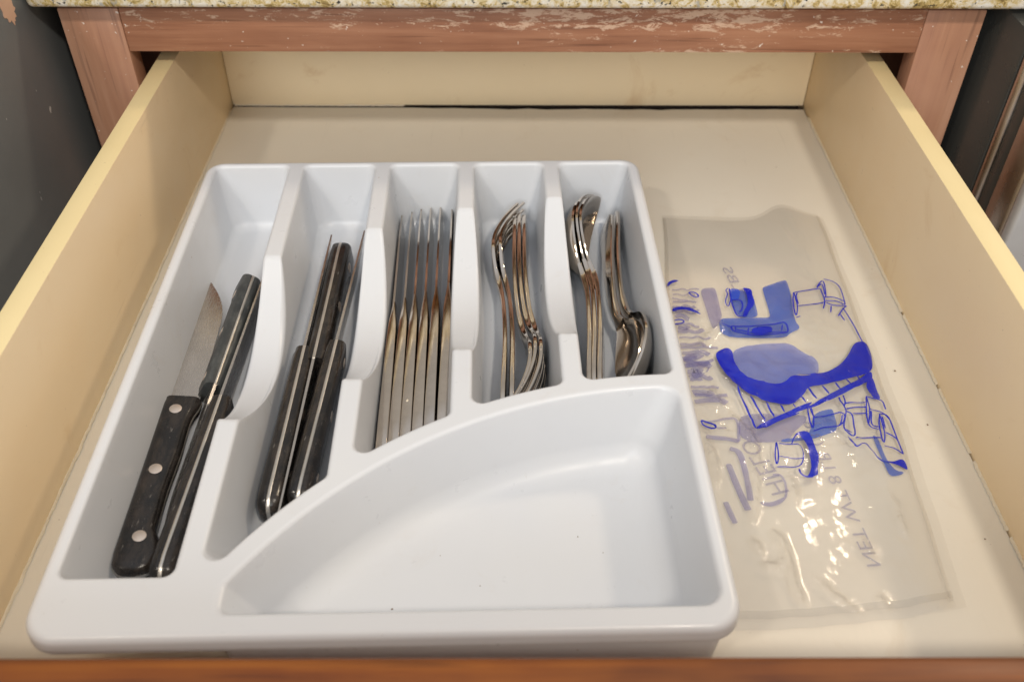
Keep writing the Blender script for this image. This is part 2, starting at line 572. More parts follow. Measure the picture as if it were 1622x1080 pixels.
# ------------------------------------------------------------------ cabinet face frame, carcass, counter
YS = -0.1222
frame = empty("cabinet_face_frame", "worn red brown wooden face frame around the drawer opening", "cabinet")
box("stile", (-0.3172, YS, -0.30), (-0.2755, YS + 0.0195, 0.1375), 'stile_wood', frame, 0.0012)
box("stile", (0.2785, YS, -0.30), (0.3192, YS + 0.0195, 0.1375), 'stile_wood', frame, 0.0012)
rl = box("rail", (-0.27545, YS + 0.0004, 0.1062), (0.27845, YS + 0.0195, 0.1376), 'rail_wood', frame, 0.0010)
box("cabinet_side", (-0.3150, YS + 0.020, -0.30), (-0.2990, 0.45, 0.1374), 'cabinet_wood', frame, 0)
box("cabinet_side", (0.3010, YS + 0.020, -0.30), (0.3170, 0.45, 0.1374), 'cabinet_wood', frame, 0)
box("cabinet_back", (-0.2990, 0.44, -0.30), (0.3010, 0.45, 0.1374), 'cabinet_wood', frame, 0)

counter = box("granite_countertop", (-0.3285, -0.1390, 0.1440), (0.90, 0.48, 0.1740), 'granite', None, 0.004, 4)
tag(counter, "speckled cream and gold granite countertop above the drawer", "countertop")
sub = box("sub_top", (-0.3150, YS + 0.0006, 0.1380), (0.86, 0.47, 0.1437), 'cabinet_wood', counter, 0)

# left appliance: dark side panel coming forward beside the cabinet
ap = empty("kitchen_appliance", "dark grey enamel appliance side with chipped paint, beside the end of the granite", "appliance")
box("side_panel", (-0.90, -0.62, -0.60), (-0.3300, 0.40, 0.185), 'dark_enamel', ap, 0.003)
vs, fs = [], []
ring = []
for k in range(40):
    a = 2 * math.pi * k / 40
    r = 1 + 0.35 * wob(math.cos(a) * 3, math.sin(a) * 3, 4.2) + 0.22 * wob(math.cos(a) * 9, math.sin(a) * 9, 1.2)
    ring.append((0.0075 * r * math.cos(a), 0.0095 * r * math.sin(a)))
vs = [(-0.32965, -0.160 + p[0] - 0.3 * p[1], 0.153 + p[1]) for p in ring]
vs += [(-0.3302, p[1], p[2]) for p in vs]
fs = [tuple(range(40))] + [(k, (k + 1) % 40, 40 + (k + 1) % 40, 40 + k) for k in range(40)]
mesh_obj("chipped_patch", vs, fs, 'raw_chip', ap, smooth=False)

# right appliance: black body, bright vertical trim, door edge and pale steel front
dw = empty("built_in_appliance", "black appliance with pale steel door edge and bright trim beside the darker gap", "appliance")
box("body", (0.3300, -0.1640, -0.60), (0.90, 0.40, 0.140), 'black_enamel', dw, 0.002)
box("edge_trim", (0.3302, -0.1735, -0.60), (0.90, -0.1645, 0.139), 'trim_metal', dw, 0.0035, 4)
box("gap_shade_strip", (0.3330, -0.1900, -0.60), (0.90, -0.1737, 0.138), 'black_enamel', dw, 0.002)  # black filler painted as the shade of the gap before the door
box("door_liner", (0.3305, -0.2180, -0.60), (0.90, -0.1903, 0.1385), 'trim_metal', dw, 0.003, 3)
box("door_front", (0.3302, -0.2290, -0.60), (0.90, -0.2183, 0.139), 'steel_front', dw, 0.004, 4)

# ------------------------------------------------------------------ cutlery tray
AN = 0.0203132
TR0 = Vector((-0.22317018, -0.17064295))
_ca, _sa = math.cos(AN), math.sin(AN)
TRAY = Matrix(((_ca, -_sa, 0, TR0.x * _ca - TR0.y * _sa), (_sa, _ca, 0, TR0.x * _sa + TR0.y * _ca), (0, 0, 1, 0), (0, 0, 0, 1)))
# tray-local frame in mm: x 0..302 across, y 0..-372 toward the drawer front
tray = empty("cutlery_tray", "white moulded plastic cutlery tray with five slots and a curved front bin", "tray", None, TRAY)
ZT = 50.0
DIV = {1: (63.0, -112.0, 33.0), 2: (123.0, -84.0, 31.0), 3: (181.0, -62.0, 28.5), 4: (240.0, -50.0, 26.0)}
DIPL = 136.5
CC, R1, R2 = Vector((293.0, -481.5)), 251.5, 261.0


def ztop(div, y):
    if not div:
        return ZT
    _, y0, dep = DIV[div]
    s = y0 - y
    if s <= 0 or s >= DIPL:
        return ZT
    h = DIPL / 2
    Rr = (h * h + dep * dep) / (2 * dep)
    return ZT - dep + Rr - math.sqrt(Rr * Rr - (s - h) ** 2)


class Ln:
    def __init__(s, p, n, n_s=12, div=0, m=1.0, mf=1.0):
        s.mf = mf
        s.p, s.n, s.ns, s.div, s.m = Vector(p), Vector(n).normalized(), n_s, div, m


class Ci:
    def __init__(s, c, r, side, n_s=60, div=0, m=1.0):
        s.mf = 1.0
        s.c, s.r, s.side, s.ns, s.div, s.m = Vector(c), r, side, n_s, div, m


def isect(a, da, b, db, near):
    """intersection of two edges inset by da / db"""
    if isinstance(a, Ln) and isinstance(b, Ln):
        p, q = a.p + a.n * da, b.p + b.n * db
        det = a.n.x * b.n.y - a.n.y * b.n.x
        c1, c2 = a.n.dot(p), b.n.dot(q)
        return Vector(((c1 * b.n.y - c2 * a.n.y) / det, (a.n.x * c2 - b.n.x * c1) / det))
    if isinstance(a, Ci):
        a, da, b, db = b, db, a, da
    p = a.p + a.n * da
    R = b.r + b.side * db
    t = Vector((-a.n.y, a.n.x))
    w = p - b.c
    bb, cc = w.dot(t), w.dot(w) - R * R
    disc = math.sqrt(max(0, bb * bb - cc))
    return min((p + t * (-bb + disc), p + t * (-bb - disc)), key=lambda q: (q - near).length)


def foot(e, d, c):
    if isinstance(e, Ln):
        pp = e.p + e.n * d
        return c - e.n * (c - pp).dot(e.n)
    R = e.r + e.side * d
    return e.c + (c - e.c).normalized() * R


def outline(edges, corners, dw, df, rc, ncor=9):
    """edges in order; corners[i] = approx corner between edge i-1 and i. Returns [(pt, div, kind)]"""
    n = len(edges)
    d = [e.m * dw + e.mf * df for e in edges]
    cen, tin, tout = [], [], []
    for i in range(n):
        a, b = edges[i - 1], edges[i]
        r = rc[i] if isinstance(rc, (list, tuple)) else rc
        c = isect(a, d[i - 1] + r, b, d[i] + r, Vector(corners[i]))
        cen.append(c)
        tin.append(foot(a, d[i - 1], c))
        tout.append(foot(b, d[i], c))
    pts = []
    for i in range(n):
        a0 = (tin[i] - cen[i])
        a1 = (tout[i] - cen[i])
        th0, th1 = math.atan2(a0.y, a0.x), math.atan2(a1.y, a1.x)
        dt = (th1 - th0 + math.pi) % (2 * math.pi) - math.pi
        r = a0.length
        for k in range(ncor):
            t = th0 + dt * k / (ncor - 1)
            pts.append((cen[i] + Vector((math.cos(t), math.sin(t))) * r, 0))
        e = edges[i]
        p0, p1 = tout[i], tin[(i + 1) % n]
        if isinstance(e, Ln):
            for k in range(1, e.ns):
                pts.append((p0.lerp(p1, k / e.ns), e.div))
        else:
            R = e.r + e.side * d[i]
            b0, b1 = math.atan2(*(p0 - e.c).yx), math.atan2(*(p1 - e.c).yx)
            for k in range(1, e.ns):
                t = b0 + (b1 - b0) * k / e.ns
                pts.append((e.c + Vector((math.cos(t), math.sin(t))) * R, e.div))
    return pts


def make_well(edges, corners, rrim, rflo, draft, Rf, zf, lip=2.0):
    """pocket: flat ring, lip fillet, drafted wall, floor fillet, floor. returns verts, faces, boundary loop"""
    dwmax = draft * (ZT - zf - Rf * 0.3)
    if not isinstance(rrim, list):
        rrim, rflo = [rrim] * len(edges), [rflo] * len(edges)
    table = []
    ND = 26
    for k in range(ND + 1):        # k: wall inset from -lip-.5 .. dwmax
        q = -(lip + .6) + (dwmax + lip + .6) * k / ND
        rc = [(a - q if q < 0 else a + (c - a) * q / dwmax) for a, c in zip(rrim, rflo)]
        table.append((q, [p for p, _ in outline(edges, corners, max(q, 0), min(q, 0), rc)]))
    base = outline(edges, corners, 0, 0, rrim)
    zt = [ztop(dv, p.y) for p, dv in base]
    n = len(base)

    def at(i, q):
        f = (q + lip + .6) / (dwmax + lip + .6) * ND
        f = min(max(f, 0), ND - 1e-6)
        k = int(f)
        return table[k][1][i].lerp(table[k + 1][1][i], f - k)

    rings = []
    ring = []
    for i in range(n):
        ring.append((*at(i, draft * (ZT - zt[i]) - lip - .55), zt[i]))
    rings.append(ring)
    for k in range(7):
        a = math.pi / 2 * k / 6
        ring = []
        for i in range(n):
            dz = lip * (1 - math.cos(a))
            q = draft * (ZT - zt[i] + dz) - lip * (1 - math.sin(a))
            ring.append((*at(i, q), zt[i] - dz))
        rings.append(ring)
    NW = 9
    zb = zf + Rf
    for k in range(1, NW + 1):
        ring = []
        for i in range(n):
            z0 = zt[i] - lip
            z = z0 + (zb - z0) * k / NW
            ring.append((*at(i, draft * (ZT - z)), z))
        rings.append(ring)
    dwb = draft * (ZT - zb)
    rb = [a + (c - a) * dwb / dwmax for a, c in zip(rrim, rflo)]
    for k in range(1, 10):
        b = math.pi / 2 * k / 9
        ex = Rf * (1 - math.cos(b))
        pts = outline(edges, corners, dwb, ex, [max(q - ex * 0.55, 1.0) for q in rb])
        rings.append([(p.x, p.y, zf + Rf * (1 - math.sin(b))) for p, _ in pts])
    vs, fs = loft(rings, False, False)
    last = list(range((len(rings) - 1) * n, len(rings) * n))
    loop2 = [Vector((vs[i].x, vs[i].y)) for i in last]
    cd = delaunay_2d_cdt(loop2, [(k, (k + 1) % n) for k in range(n)], [], 1, 1e-6)
    mp = {}
    for oi, src in enumerate(cd[3]):
        if src:
            mp[oi] = last[src[0]]
        else:
            vs.append(Vector((cd[0][oi].x, cd[0][oi].y, zf)))
            mp[oi] = len(vs) - 1
    for f in cd[2]:
        fs.append(tuple(mp[q] for q in f))
    return vs, fs, [vs[i] for i in range(n)]


MM = 0.001
YB = -6.5
wells = []
L, Rr, Bk = (lambda x, d=0, m=1: Ln((x, 0), (1, 0), 170, d, m)), (lambda x, d=0, m=1: Ln((x, 0), (-1, 0), 170, d, m)), Ln((0, YB), (0, -1), 16)
# order: left (downwards), front, right (upwards), back ; corner i sits between edge i-1 and i
wells.append(([L(7.5), Ln((0, -341.5), (0, 1), 16), Rr(57.5, 1), Bk], [(7.5, YB), (7.5, -341), (57.5, -341), (57.5, YB)], 5, 11, 0.115, 7, 2.0))
for i, (xl, xr) in enumerate([(68.5, 117.5), (128.5, 175.5), (186.5, 234.5), (245.5, 294.0)]):
    def yarc(x):
        return CC.y + math.sqrt(R2 ** 2 - (x - CC.x) ** 2)
    wells.append(([L(xl, i + 1), Ci(CC, R2 + 1.2, 1, 30), Rr(xr, i + 2 if i < 3 else 0), Bk],
                  [(xl, YB), (xl, yarc(xl)), (xr, yarc(xr)), (xr, YB)], 5.5, 11, 0.115, 7, 2.0))
yf = -360.5
wells.append(([Ln((0, yf), (0, 1), 60, 0, 1.0), Ln((294.5, 0), (-1, 0), 60, 0, 1.9), Ci(CC, R1, -1, 120, 0, 1.15), Ln((81, 0), (1, 0), 10, 0, 2.2, 2.0)],
              [(81, yf), (294.5, yf), (294.5, -230), (81, -347)], [4.5, 9, 9, 4.5], [5, 16, 16, 5], 0.13, 15, 2.5))
holes = []
for w in wells:
    vs, fs, loop = make_well(*w)
    holes.append(loop)
    mesh_obj("compartment", [v * MM for v in vs], fs, 'plastic', tray, sharp=0)

# rim sheet with rolled outer edge and short skirt
RO = 4.2
orect = [Ln((0, 0), (1, 0), 40), Ln((0, -372.3), (0, 1), 40), Ln((302, 0), (-1, 0), 40), Ln((0, 0), (0, -1), 40)]
ocor = [(0, 0), (0, -372), (302, -372), (302, 0)]
def orr(d, z, rc=(13, 15, 15, 13)):
    return [(p.x, p.y, z) for p, _ in outline(orect, ocor, 0, d, [max(r - d, 1.5) for r in rc], 12)]
rings = [orr(RO, ZT)]
for k in range(1, 9):
    a = math.pi / 2 * k / 8
    rings.append(orr(RO * (1 - math.sin(a)), ZT - RO * (1 - math.cos(a))))
rings += [orr(-0.2, ZT - 6.5), orr(-0.35, ZT - 9.0), orr(-0.1, ZT - 9.6), orr(0.6, ZT - 9.8), orr(1.3, ZT - 9.3), orr(1.6, ZT - 5), orr(2.4, ZT - 3)]
vs, fs = loft(rings, False, False)
pts2, edg, z3 = [], [], []
n0 = len(rings[0])
for k in range(n0):
    pts2.append(Vector(rings[0][k][:2]))
    z3.append(k)
edg += [(k, (k + 1) % n0) for k in range(n0)]
for lp in holes:
    st = len(pts2)
    for v in lp:
        pts2.append(Vector((v.x, v.y)))
        vs.append(Vector(v))
        z3.append(len(vs) - 1)
    edg += [(st + k, st + (k + 1) % len(lp)) for k in range(len(lp))]
# support points along the divider crests so the scoops stay smooth
for dv, (xc, y0, dep) in DIV.items():
    for k in range(0, 170):
        y = -12 - k * 2.0
        if y < y0 - DIPL - 30:
            break
        vs.append(Vector((xc, y, ztop(dv, y))))
        pts2.append(Vector((xc, y)))
        z3.append(len(vs) - 1)
cd = delaunay_2d_cdt(pts2, edg, [], 0, 1e-5)


def inside(p, poly):
    c = False
    j = len(poly) - 1
    for i in range(len(poly)):
        a, b2 = poly[i], poly[j]
        if (a[1] > p[1]) != (b2[1] > p[1]) and p[0] < (b2[0] - a[0]) * (p[1] - a[1]) / (b2[1] - a[1]) + a[0]:
            c = not c
        j = i
    return c


mp = {}
for oi, src in enumerate(cd[3]):
    if src:
        mp[oi] = z3[src[0]]
    else:
        vs.append(Vector((cd[0][oi].x, cd[0][oi].y, ZT)))
        mp[oi] = len(vs) - 1
outer = [tuple(p) for p in pts2[:n0]]
hbb = [(min(v.x for v in lp), max(v.x for v in lp), min(v.y for v in lp), max(v.y for v in lp)) for lp in holes]
for f in cd[2]:
    c = sum((cd[0][q] for q in f), Vector((0, 0))) / len(f)
    if not inside(c, outer):
        continue
    if any(bb[0] < c.x < bb[1] and bb[2] < c.y < bb[3] and inside(c, lp) for bb, lp in zip(hbb, holes)):
        continue
    fs.append(tuple(mp[q] for q in f))
mesh_obj("rim", [Vector(v) * MM for v in vs], fs, 'plastic', tray, sharp=60)
# outer shell under the rim
shell = [Ln((2.6, 0), (1, 0), 4), Ln((0, -347), (0, 1), 4), Ln((75, -355), (1, 0.28), 3), Ln((0, -366.5), (0, 1), 6), Ln((299.4, 0), (-1, 0), 4), Ln((0, -2.6), (0, -1), 4)]
scor = [(2.6, -2.6), (2.6, -347), (73, -347), (78, -366), (299, -366), (299, -2.6)]
rings = []
for z, d in ((47, 0.2), (30, 1.2), (6, 2.6), (2.5, 3.6), (0.8, 5.5), (0.4, 8)):
    o = outline(shell, scor, 0, d, [8, 6, -5, 8, 8, 8], 7)
    rings.append([(p.x * MM, p.y * MM, z * MM) for p, _ in o])
vs, fs = loft(rings, False, True)
mesh_obj("outer_shell", vs, fs, 'plastic', tray, sharp=60)


# ------------------------------------------------------------------ cutlery builders (mm, x = length, y = width, z = thickness)
def rrect(hw0, hw1, ht, r=0.6, n=2):
    """rounded rectangle ring in (y, z): y from hw0 to hw1, z +-ht"""
    r = min(r, ht * 0.95, (hw1 - hw0) * 0.45)
    pts = []
    for cy, cz, a0 in ((hw1 - r, ht - r, 0), (hw0 + r, ht - r, 90), (hw0 + r, -ht + r, 180), (hw1 - r, -ht + r, 270)):
        for k in range(n + 1):
            a = math.radians(a0 + 90 * k / n)
            pts.append((cy + r * math.cos(a), cz + r * math.sin(a)))
    return pts


def interp(tab, u):
    if u <= tab[0][0]:
        return tab[0][1]
    for (a, x), (b2, y) in zip(tab, tab[1:]):
        if u <= b2:
            t = (u - a) / (b2 - a)
            t = t * t * (3 - 2 * t) * 0.5 + t * 0.5
            return x + (y - x) * t
    return tab[-1][1]


def scaled(vs):
    return [Vector(v) * MM for v in vs]


# --- steak knife ---
SK_TOP = [(0, 3), (1.5, 6), (5, 8.6), (12, 9.4), (60, 9.0), (118, 9.0)]
SK_BOT = [(0, -3), (1.5, -8), (5, -11.5), (11, -13), (18, -11.5), (27, -7.2), (50, -6.8), (80, -8.2), (100, -8.0), (108, -9.2), (114, -11.2), (118, -11.2)]
LB = 232.0


def steak_knife_meshes():
    out = {}
    # blade
    rings = []
    NB = 150
    for k in range(NB + 1):
        u = 117 + (LB - 117) * k / NB
        t = (u - 117) / (LB - 117)
        top = 8.7 - 1.2 * t
        bot = -9.6 + 1.0 * t
        if t > 0.62:
            q = (t - 0.62) / 0.38
            bot = bot + (top - 0.25 - bot) * (q ** 2.1)
        if 0.06 < t < 0.95:
            bot += 0.55 * abs(math.sin(u * math.pi / 1.9))
        th = 0.85 - 0.35 * t
        bev = bot + (top - bot) * 0.28
        rings.append([(u, top, th), (u, top, -th), (u, bev, -th * 0.8), (u, bot, -0.1), (u, bot, 0.1), (u, bev, th * 0.8)])
    out['blade'] = loft(rings)
    # tang: thin plate following the handle outline, slightly proud
    rings = []
    us = [0, .4, 1, 2, 3.5, 5, 7, 9, 11, 14, 18, 22, 27] + list(range(32, 115, 5)) + [116, 118]
    for u in us:
        a, b2 = interp(SK_BOT, u) - 0.15, interp(SK_TOP, u) + 0.15
        rings.append([(u - 0.15, y, z) for y, z in rrect(a, b2, 1.0, 0.3, 1)])
    out['tang'] = loft(rings)
    # scales: rounded slabs either side
    for sgn in (1, -1):
        rings = []
        for u in us:
            a, b2 = interp(SK_BOT, u), interp(SK_TOP, u)
            full = 6.4
            e = min(1.0, math.sqrt(max(0.0, 1 - (1 - min(u, 5) / 5) ** 2)) * 0.8 + 0.2)
            e2 = 1.0 if u < 116 else 0.86
            h = 1.0 + (full - 1.0) * e * e2
            ring = []
            r = min(4.2, (b2 - a) * 0.4, (h - 1.0) * 0.9)
            prof = [(a, 0.9)]
            for q in range(5):
                an = math.pi / 2 * q / 4
                prof.append((a + r * (1 - math.cos(an)), h - r + r * math.sin(an)))
            for q in range(5):
                an = math.pi / 2 * q / 4
                prof.append((b2 - r * (1 - math.sin(an)), h - r + r * math.cos(an)))
            prof.append((b2, 0.9))
            ring = [(u, y, sgn * z) for y, z in prof]
            rings.append(ring)
        out['scale%d' % sgn] = loft(rings)
    return out


SKM = None


def disc(cx, cy, z0, z1, r, n=20):
    rings = [[(cx + q * math.cos(2 * math.pi * k / n), cy + q * math.sin(2 * math.pi * k / n), z) for k in range(n)] for q, z in ((r, z0), (r, z1 - .12 if z1 > z0 else z1 + .12), (r - .25, z1))]
    return loft(rings)


MESHC = {}


def part(name, key, builder, mat, parent, sharp=35):
    ck = (key, mat)
    if ck not in MESHC:
        vs, fs = builder()
        o = mesh_obj(name, scaled(vs), fs, mat, parent, sharp=sharp)
        MESHC[ck] = o.data
        return o
    o = bpy.data.objects.new(name, MESHC[ck])
    COL.objects.link(o)
    o.parent = parent
    return o


def axis_matrix(p, q, roll):
    """tray-local mm: p = point at u=0, q = point further along; roll 0 = width upright (+y up), degrees"""
    p, q = Vector(p) * MM, Vector(q) * MM
    u = (q - p).normalized()
    w = Vector((0, 0, 1))
    w = (w - u * w.dot(u)).normalized()
    n = u.cross(w)
    a = math.radians(roll)
    w2 = w * math.cos(a) + n * math.sin(a)
    n2 = u.cross(w2)
    m4 = Matrix(((u.x, w2.x, n2.x, p.x), (u.y, w2.y, n2.y, p.y), (u.z, w2.z, n2.z, p.z), (0, 0, 0, 1)))
    return TRAY @ m4


def steak_knife(label, p, q, roll, hmat='handle', size=None):
    global SKM
    SKM = SKM or steak_knife_meshes()
    k = empty("steak_knife", label, "knife", "black handled steak knives", axis_matrix(p, q, roll) @ (Matrix.Diagonal((*size, 1)) if size else Matrix()))
    part("blade", 'skb', lambda: SKM['blade'], 'blade', k, 25)
    part("tang", 'skt', lambda: SKM['tang'], 'tang', k, 50)
    part("handle_scale", 'sk1', lambda: SKM['scale1'], hmat, k, 50)
    part("handle_scale", 'sk-1', lambda: SKM['scale-1'], hmat, k, 50)
    for i, (rx, ry) in enumerate(((20, -1.4), (63, 1.0), (107, 0.4))):
        part("rivet", 'rv%d' % i, lambda: disc(rx, ry, 5.6, 6.62, 3.4), 'rivet', k, 30)
        part("rivet", 'rw%d' % i, lambda: disc(rx, ry, -5.6, -6.62, 3.4), 'rivet', k, 30)
    return k


# slot one
steak_knife("steak knife lying flat with three pale rivets facing up, serrated blade toward the back",
            (20.5, -315, 10.2), (18.8, -200, 10.0), -84)
steak_knife("steak knife with worn grey handle end pointing to the back of the leftmost slot",
            (40.0, -92, 16.5), (33.6, -200, 11.5), -32, 'handle_worn', (0.84, 0.96, 0.96))
steak_knife("steak knife on edge against the first divider, beside the riveted flat knife, handle in front",
            (39.8, -323, 15.2), (44.8, -215, 15.2), 1)
# slot two
steak_knife("steak knife in the second slot with its handle at the back",
            (97.0, -58, 16.0), (94.0, -165, 15.4), 3)
steak_knife("steak knife in the second slot, its black handle nearest the leftmost slot",
            (83.6, -283, 15.2), (86.0, -171, 15.2), 2)
steak_knife("steak knife in the second slot, its black handle leaning on the second divider",
            (97.5, -278, 15.2), (103.5, -167, 15.2), 6)


# --- table knife ---
def table_handle():
    rings = []
    for u, a, b2, h in ((0, -7.6, 8.2, 2.3), (.5, -8.2, 8.8, 2.75), (1.6, -8.6, 9.2, 3.0), (20, -8.8, 9.3, 3.05), (60, -8.0, 8.6, 2.9), (90, -7.0, 8.0, 2.75), (103, -6.2, 7.7, 2.6), (110, -6.0, 7.6, 2.2), (117, -6.5, 7.6, 1.5), (124, -7.5, 7.6, 0.95), (127, -7.8, 7.6, 0.8)):
        rings.append([(u, y, z) for y, z in rrect(a, b2, h, 0.55, 2)])
    return loft(rings)


def table_blade():
    rings = []
    for k in range(41):
        t = k / 40
        u = 126 + 99 * t
        top = 7.4 - 0.5 * t
        bot = -7.8 - 2.0 * math.sin(min(1, t / .15) * math.pi / 2) + 0.8 * t
        if t > 0.72:
            qq = (t - .72) / .28
            bot = bot + (top - 0.6 - bot) * (1 - math.sqrt(max(0, 1 - qq ** 2.2)))
            top = top - 1.6 * qq ** 2
        th = 0.75 - 0.3 * t
        rings.append([(u, top, th), (u, top, -th), (u, bot + .3 * (top - bot), -th * .8), (u, bot, -.16), (u, bot, .16), (u, bot + .3 * (top - bot), th * .8)])
    return loft(rings)


TK = [((138.6, -246, 11.3), (136.9, -135, 11.3), -8, "table knife leaning on the second divider, nearest the steak knives"),
      ((144.9, -241.5, 11), (143.4, -120, 11), -9, "second table knife from the second divider in the third slot"),
      ((151.0, -238, 11), (149.7, -120, 11), -9, "third table knife from the second divider, a speck on its handle"),
      ((157.2, -235, 11), (156.2, -120, 11), -8, "fourth table knife from the second divider in the third slot"),
      ((163.4, -230.5, 11), (162.8, -120, 11), -7, "fifth table knife from the second divider, brown tarnish at its neck"),
      ((169.6, -227, 11), (169.8, -120, 11), -1, "table knife standing against the third divider, nearest the forks")]
for p, q, rl_, lab in TK:
    k = empty("table_knife", lab, "knife", "stainless table knives on edge", axis_matrix(p, q, rl_))
    part("handle", 'tkh', table_handle, 'flatware_tarnish' if 'tarnish' in lab else 'flatware', k, 28)
    if 'speck' in lab:
        part("food_speck", 'spk', lambda: ([(30, 9.2, -.6), (31.2, 9.25, .1), (30.4, 9.2, .9), (29, 9.2, .4), (29.2, 9.2, -.4), (30, 9.9, .1)], [(0, 1, 5), (1, 2, 5), (2, 3, 5), (3, 4, 5), (4, 0, 5)]), 'caulk', k, 0)
    part("blade", 'tkb', table_blade, 'flatware', k, 25)


# --- fork ---
FN = [(0, 0), (20, 0.8), (60, 2.2), (95, 1.6), (115, -0.6), (132, -3.6), (148, -4.2), (160, -2.6), (175, 2.2), (186, 7.6), (196, 14.0)]
FW = [(0, 5), (1.2, 8), (5, 9.7), (14, 10.0), (45, 7.6), (80, 5.0), (105, 3.2), (118, 3.2), (128, 5.5), (137, 10.6), (144, 12.2), (150, 12.3)]


def smooth_tab(tab, u):
    # catmull-rom on the table
    xs = [a for a, _ in tab]
    i = max(0, min(len(tab) - 2, next((k for k in range(len(tab) - 1) if u <= xs[k + 1]), len(tab) - 2)))
    p1, p2 = tab[i], tab[i + 1]
    m1 = (tab[i + 1][1] - tab[i - 1][1]) / (tab[i + 1][0] - tab[i - 1][0]) if i > 0 else (p2[1] - p1[1]) / (p2[0] - p1[0])
    m2 = (tab[i + 2][1] - tab[i][1]) / (tab[i + 2][0] - tab[i][0]) if i + 2 < len(tab) else (p2[1] - p1[1]) / (p2[0] - p1[0])
    h = p2[0] - p1[0]
    t = min(1, max(0, (u - p1[0]) / h))
    return (2 * t ** 3 - 3 * t ** 2 + 1) * p1[1] + (t ** 3 - 2 * t ** 2 + t) * h * m1 + (-2 * t ** 3 + 3 * t ** 2) * p2[1] + (t ** 3 - t ** 2) * h * m2


def strip(us, nf, w0, w1, tf, shift=lambda u: 0.0):
    rings = []
    for u in us:
        n = smooth_tab(nf, u)
        dn = smooth_tab(nf, u + .5) - smooth_tab(nf, u - .5)
        l = math.hypot(1, dn)
        a, b2 = w0(u), w1(u)
        rings.append([(u - z * dn / l, y, n + z / l) for y, z in rrect(a, b2, tf(u), 0.5, 2)])
    return loft(rings)


def fork_handle():
    us = [0, .4, 1.2, 2.5, 5, 9, 14] + list(range(20, 150, 4)) + [150]
    return strip(us, FN, lambda u: -smooth_tab(FW, u), lambda u: smooth_tab(FW, u), lambda u: 1.35 if u < 100 else (1.35 + 0.3 * math.sin(min(1, (u - 100) / 28) * math.pi) if u < 128 else 1.2))


def fork_tine(c):
    def b():
        us = [149 + 46 * k / 14 for k in range(15)]
        f = lambda u: c * (1 - 0.10 * ((u - 149) / 46))
        hw = lambda u: 1.9 - 0.9 * ((u - 149) / 46) ** 1.5
        return strip(us, FN, lambda u: f(u) - hw(u), lambda u: f(u) + hw(u), lambda u: 1.15 - 0.3 * (u - 149) / 46)
    return b


def fork(label, p, q, roll):
    k = empty("fork", label, "fork", "stainless forks", axis_matrix(p, q, roll))
    part("handle", 'fh', fork_handle, 'flatware', k, 30)
    for i, c in enumerate((-10.2, -3.4, 3.4, 10.2)):
        part("tine", 'ft%d' % i, fork_tine(c), 'flatware', k, 30)
    return k


zc = 14.6
fork("fork with tines at the back of its slot, nearest the third divider", (203.0, -214.0, zc - 2), (203.4, -110, zc - .6), -2)
fork("fork with tines at the back, nearest the reversed forks", (207.4, -211.5, zc - 2), (207.4, -106, zc - .6), 3)
# reversed nest: tines toward the front
fork("reversed fork with tines at the front, nearest the other forks' handles", (214.6, -27, zc - 2), (215.4, -130, zc - .6), 1)
fork("middle fork of the three with tines at the front", (218.4, -22, zc - 2), (219.2, -130, zc - .6), 4)
fork("reversed fork with tines at the front, nearest the fourth divider", (222.2, -25, zc - 2), (223.0, -130, zc - .6), 7)

# --- spoon ---
SN = [(0, 0), (20, 0.8), (55, 2.4), (90, 2.4), (108, 0.6), (120, -2.4), (132, -4.4), (150, -4.6), (168, -1.6), (180, 2.8), (190, 8.0)]
SW = [(0, 5), (1.2, 8), (5, 10), (14, 10.4), (45, 7.8), (80, 5.0), (104, 3.2), (114, 3.4), (121, 7.5), (129, 14.5), (140, 18.8), (153, 19.8), (166, 17.6), (178, 12.2), (186, 6.0), (190, 1.2)]


def spoon_handle():
    us = [0, .4, 1.2, 2.5, 5, 9, 14] + list(range(20, 116, 4)) + [118]
    return strip(us, SN, lambda u: -smooth_tab(SW, u), lambda u: smooth_tab(SW, u), lambda u: 1.4 if u < 92 else 1.4 + 0.5 * math.sin(min(1, (u - 92) / 26) * math.pi))


def spoon_bowl():
    NU, NV = 30, 16
    top, bot = [], []
    for i in range(NU + 1):
        u = 114 + 76 * i / NU
        w = max(1.0, smooth_tab(SW, u))
        dep = 7.2 * math.sin(min(1, max(0, (u - 114) / 76)) ** 0.85 * math.pi) ** 0.8 if 114 < u < 190 else 0
        n0 = smooth_tab(SN, u)
        ra, rb = [], []
        for j in range(NV + 1):
            s = -1 + 2 * j / NV
            y = w * math.sin(s * math.pi / 2)
            f = 1 - (y / w) ** 2
            z = n0 - dep * f ** 0.9
            ra.append((u, y, z + 0.75))
            rb.append((u, y * 1.0, z - 0.75))
        top.append(ra)
        bot.append(rb)
    rings = [a + b2[::-1] for a, b2 in zip(top, bot)]
    return loft(rings)


def spoon(label, p, q, roll):
    k = empty("spoon", label, "spoon", "stainless spoons", axis_matrix(p, q, roll))
    part("handle", 'sh', spoon_handle, 'flatware', k, 30)
    part("bowl", 'sb', spoon_bowl, 'flatware', k, 40)
    return k


spoon("spoon with bowl at the back, nearest the fourth divider", (252.4, -206.5, 12.8), (258.6, -60, 21.5), -5)
spoon("middle spoon of the three with bowls at the back", (256.0, -202.0, 12.8), (262.2, -58, 21.5), -7)
spoon("spoon with bowl at the back, its hollow facing the reversed spoons", (259.6, -204.0, 12.8), (265.8, -56, 21.5), -10)
spoon("reversed spoon with bowl at the front, nearest the other spoon handles", (280.2, -27, 13.2), (274.6, -155, 20.6), -18)
spoon("reversed spoon with bowl at the front, nearest the tray's outer wall", (286.2, -23, 12.8), (280.2, -155, 21.5), -8)

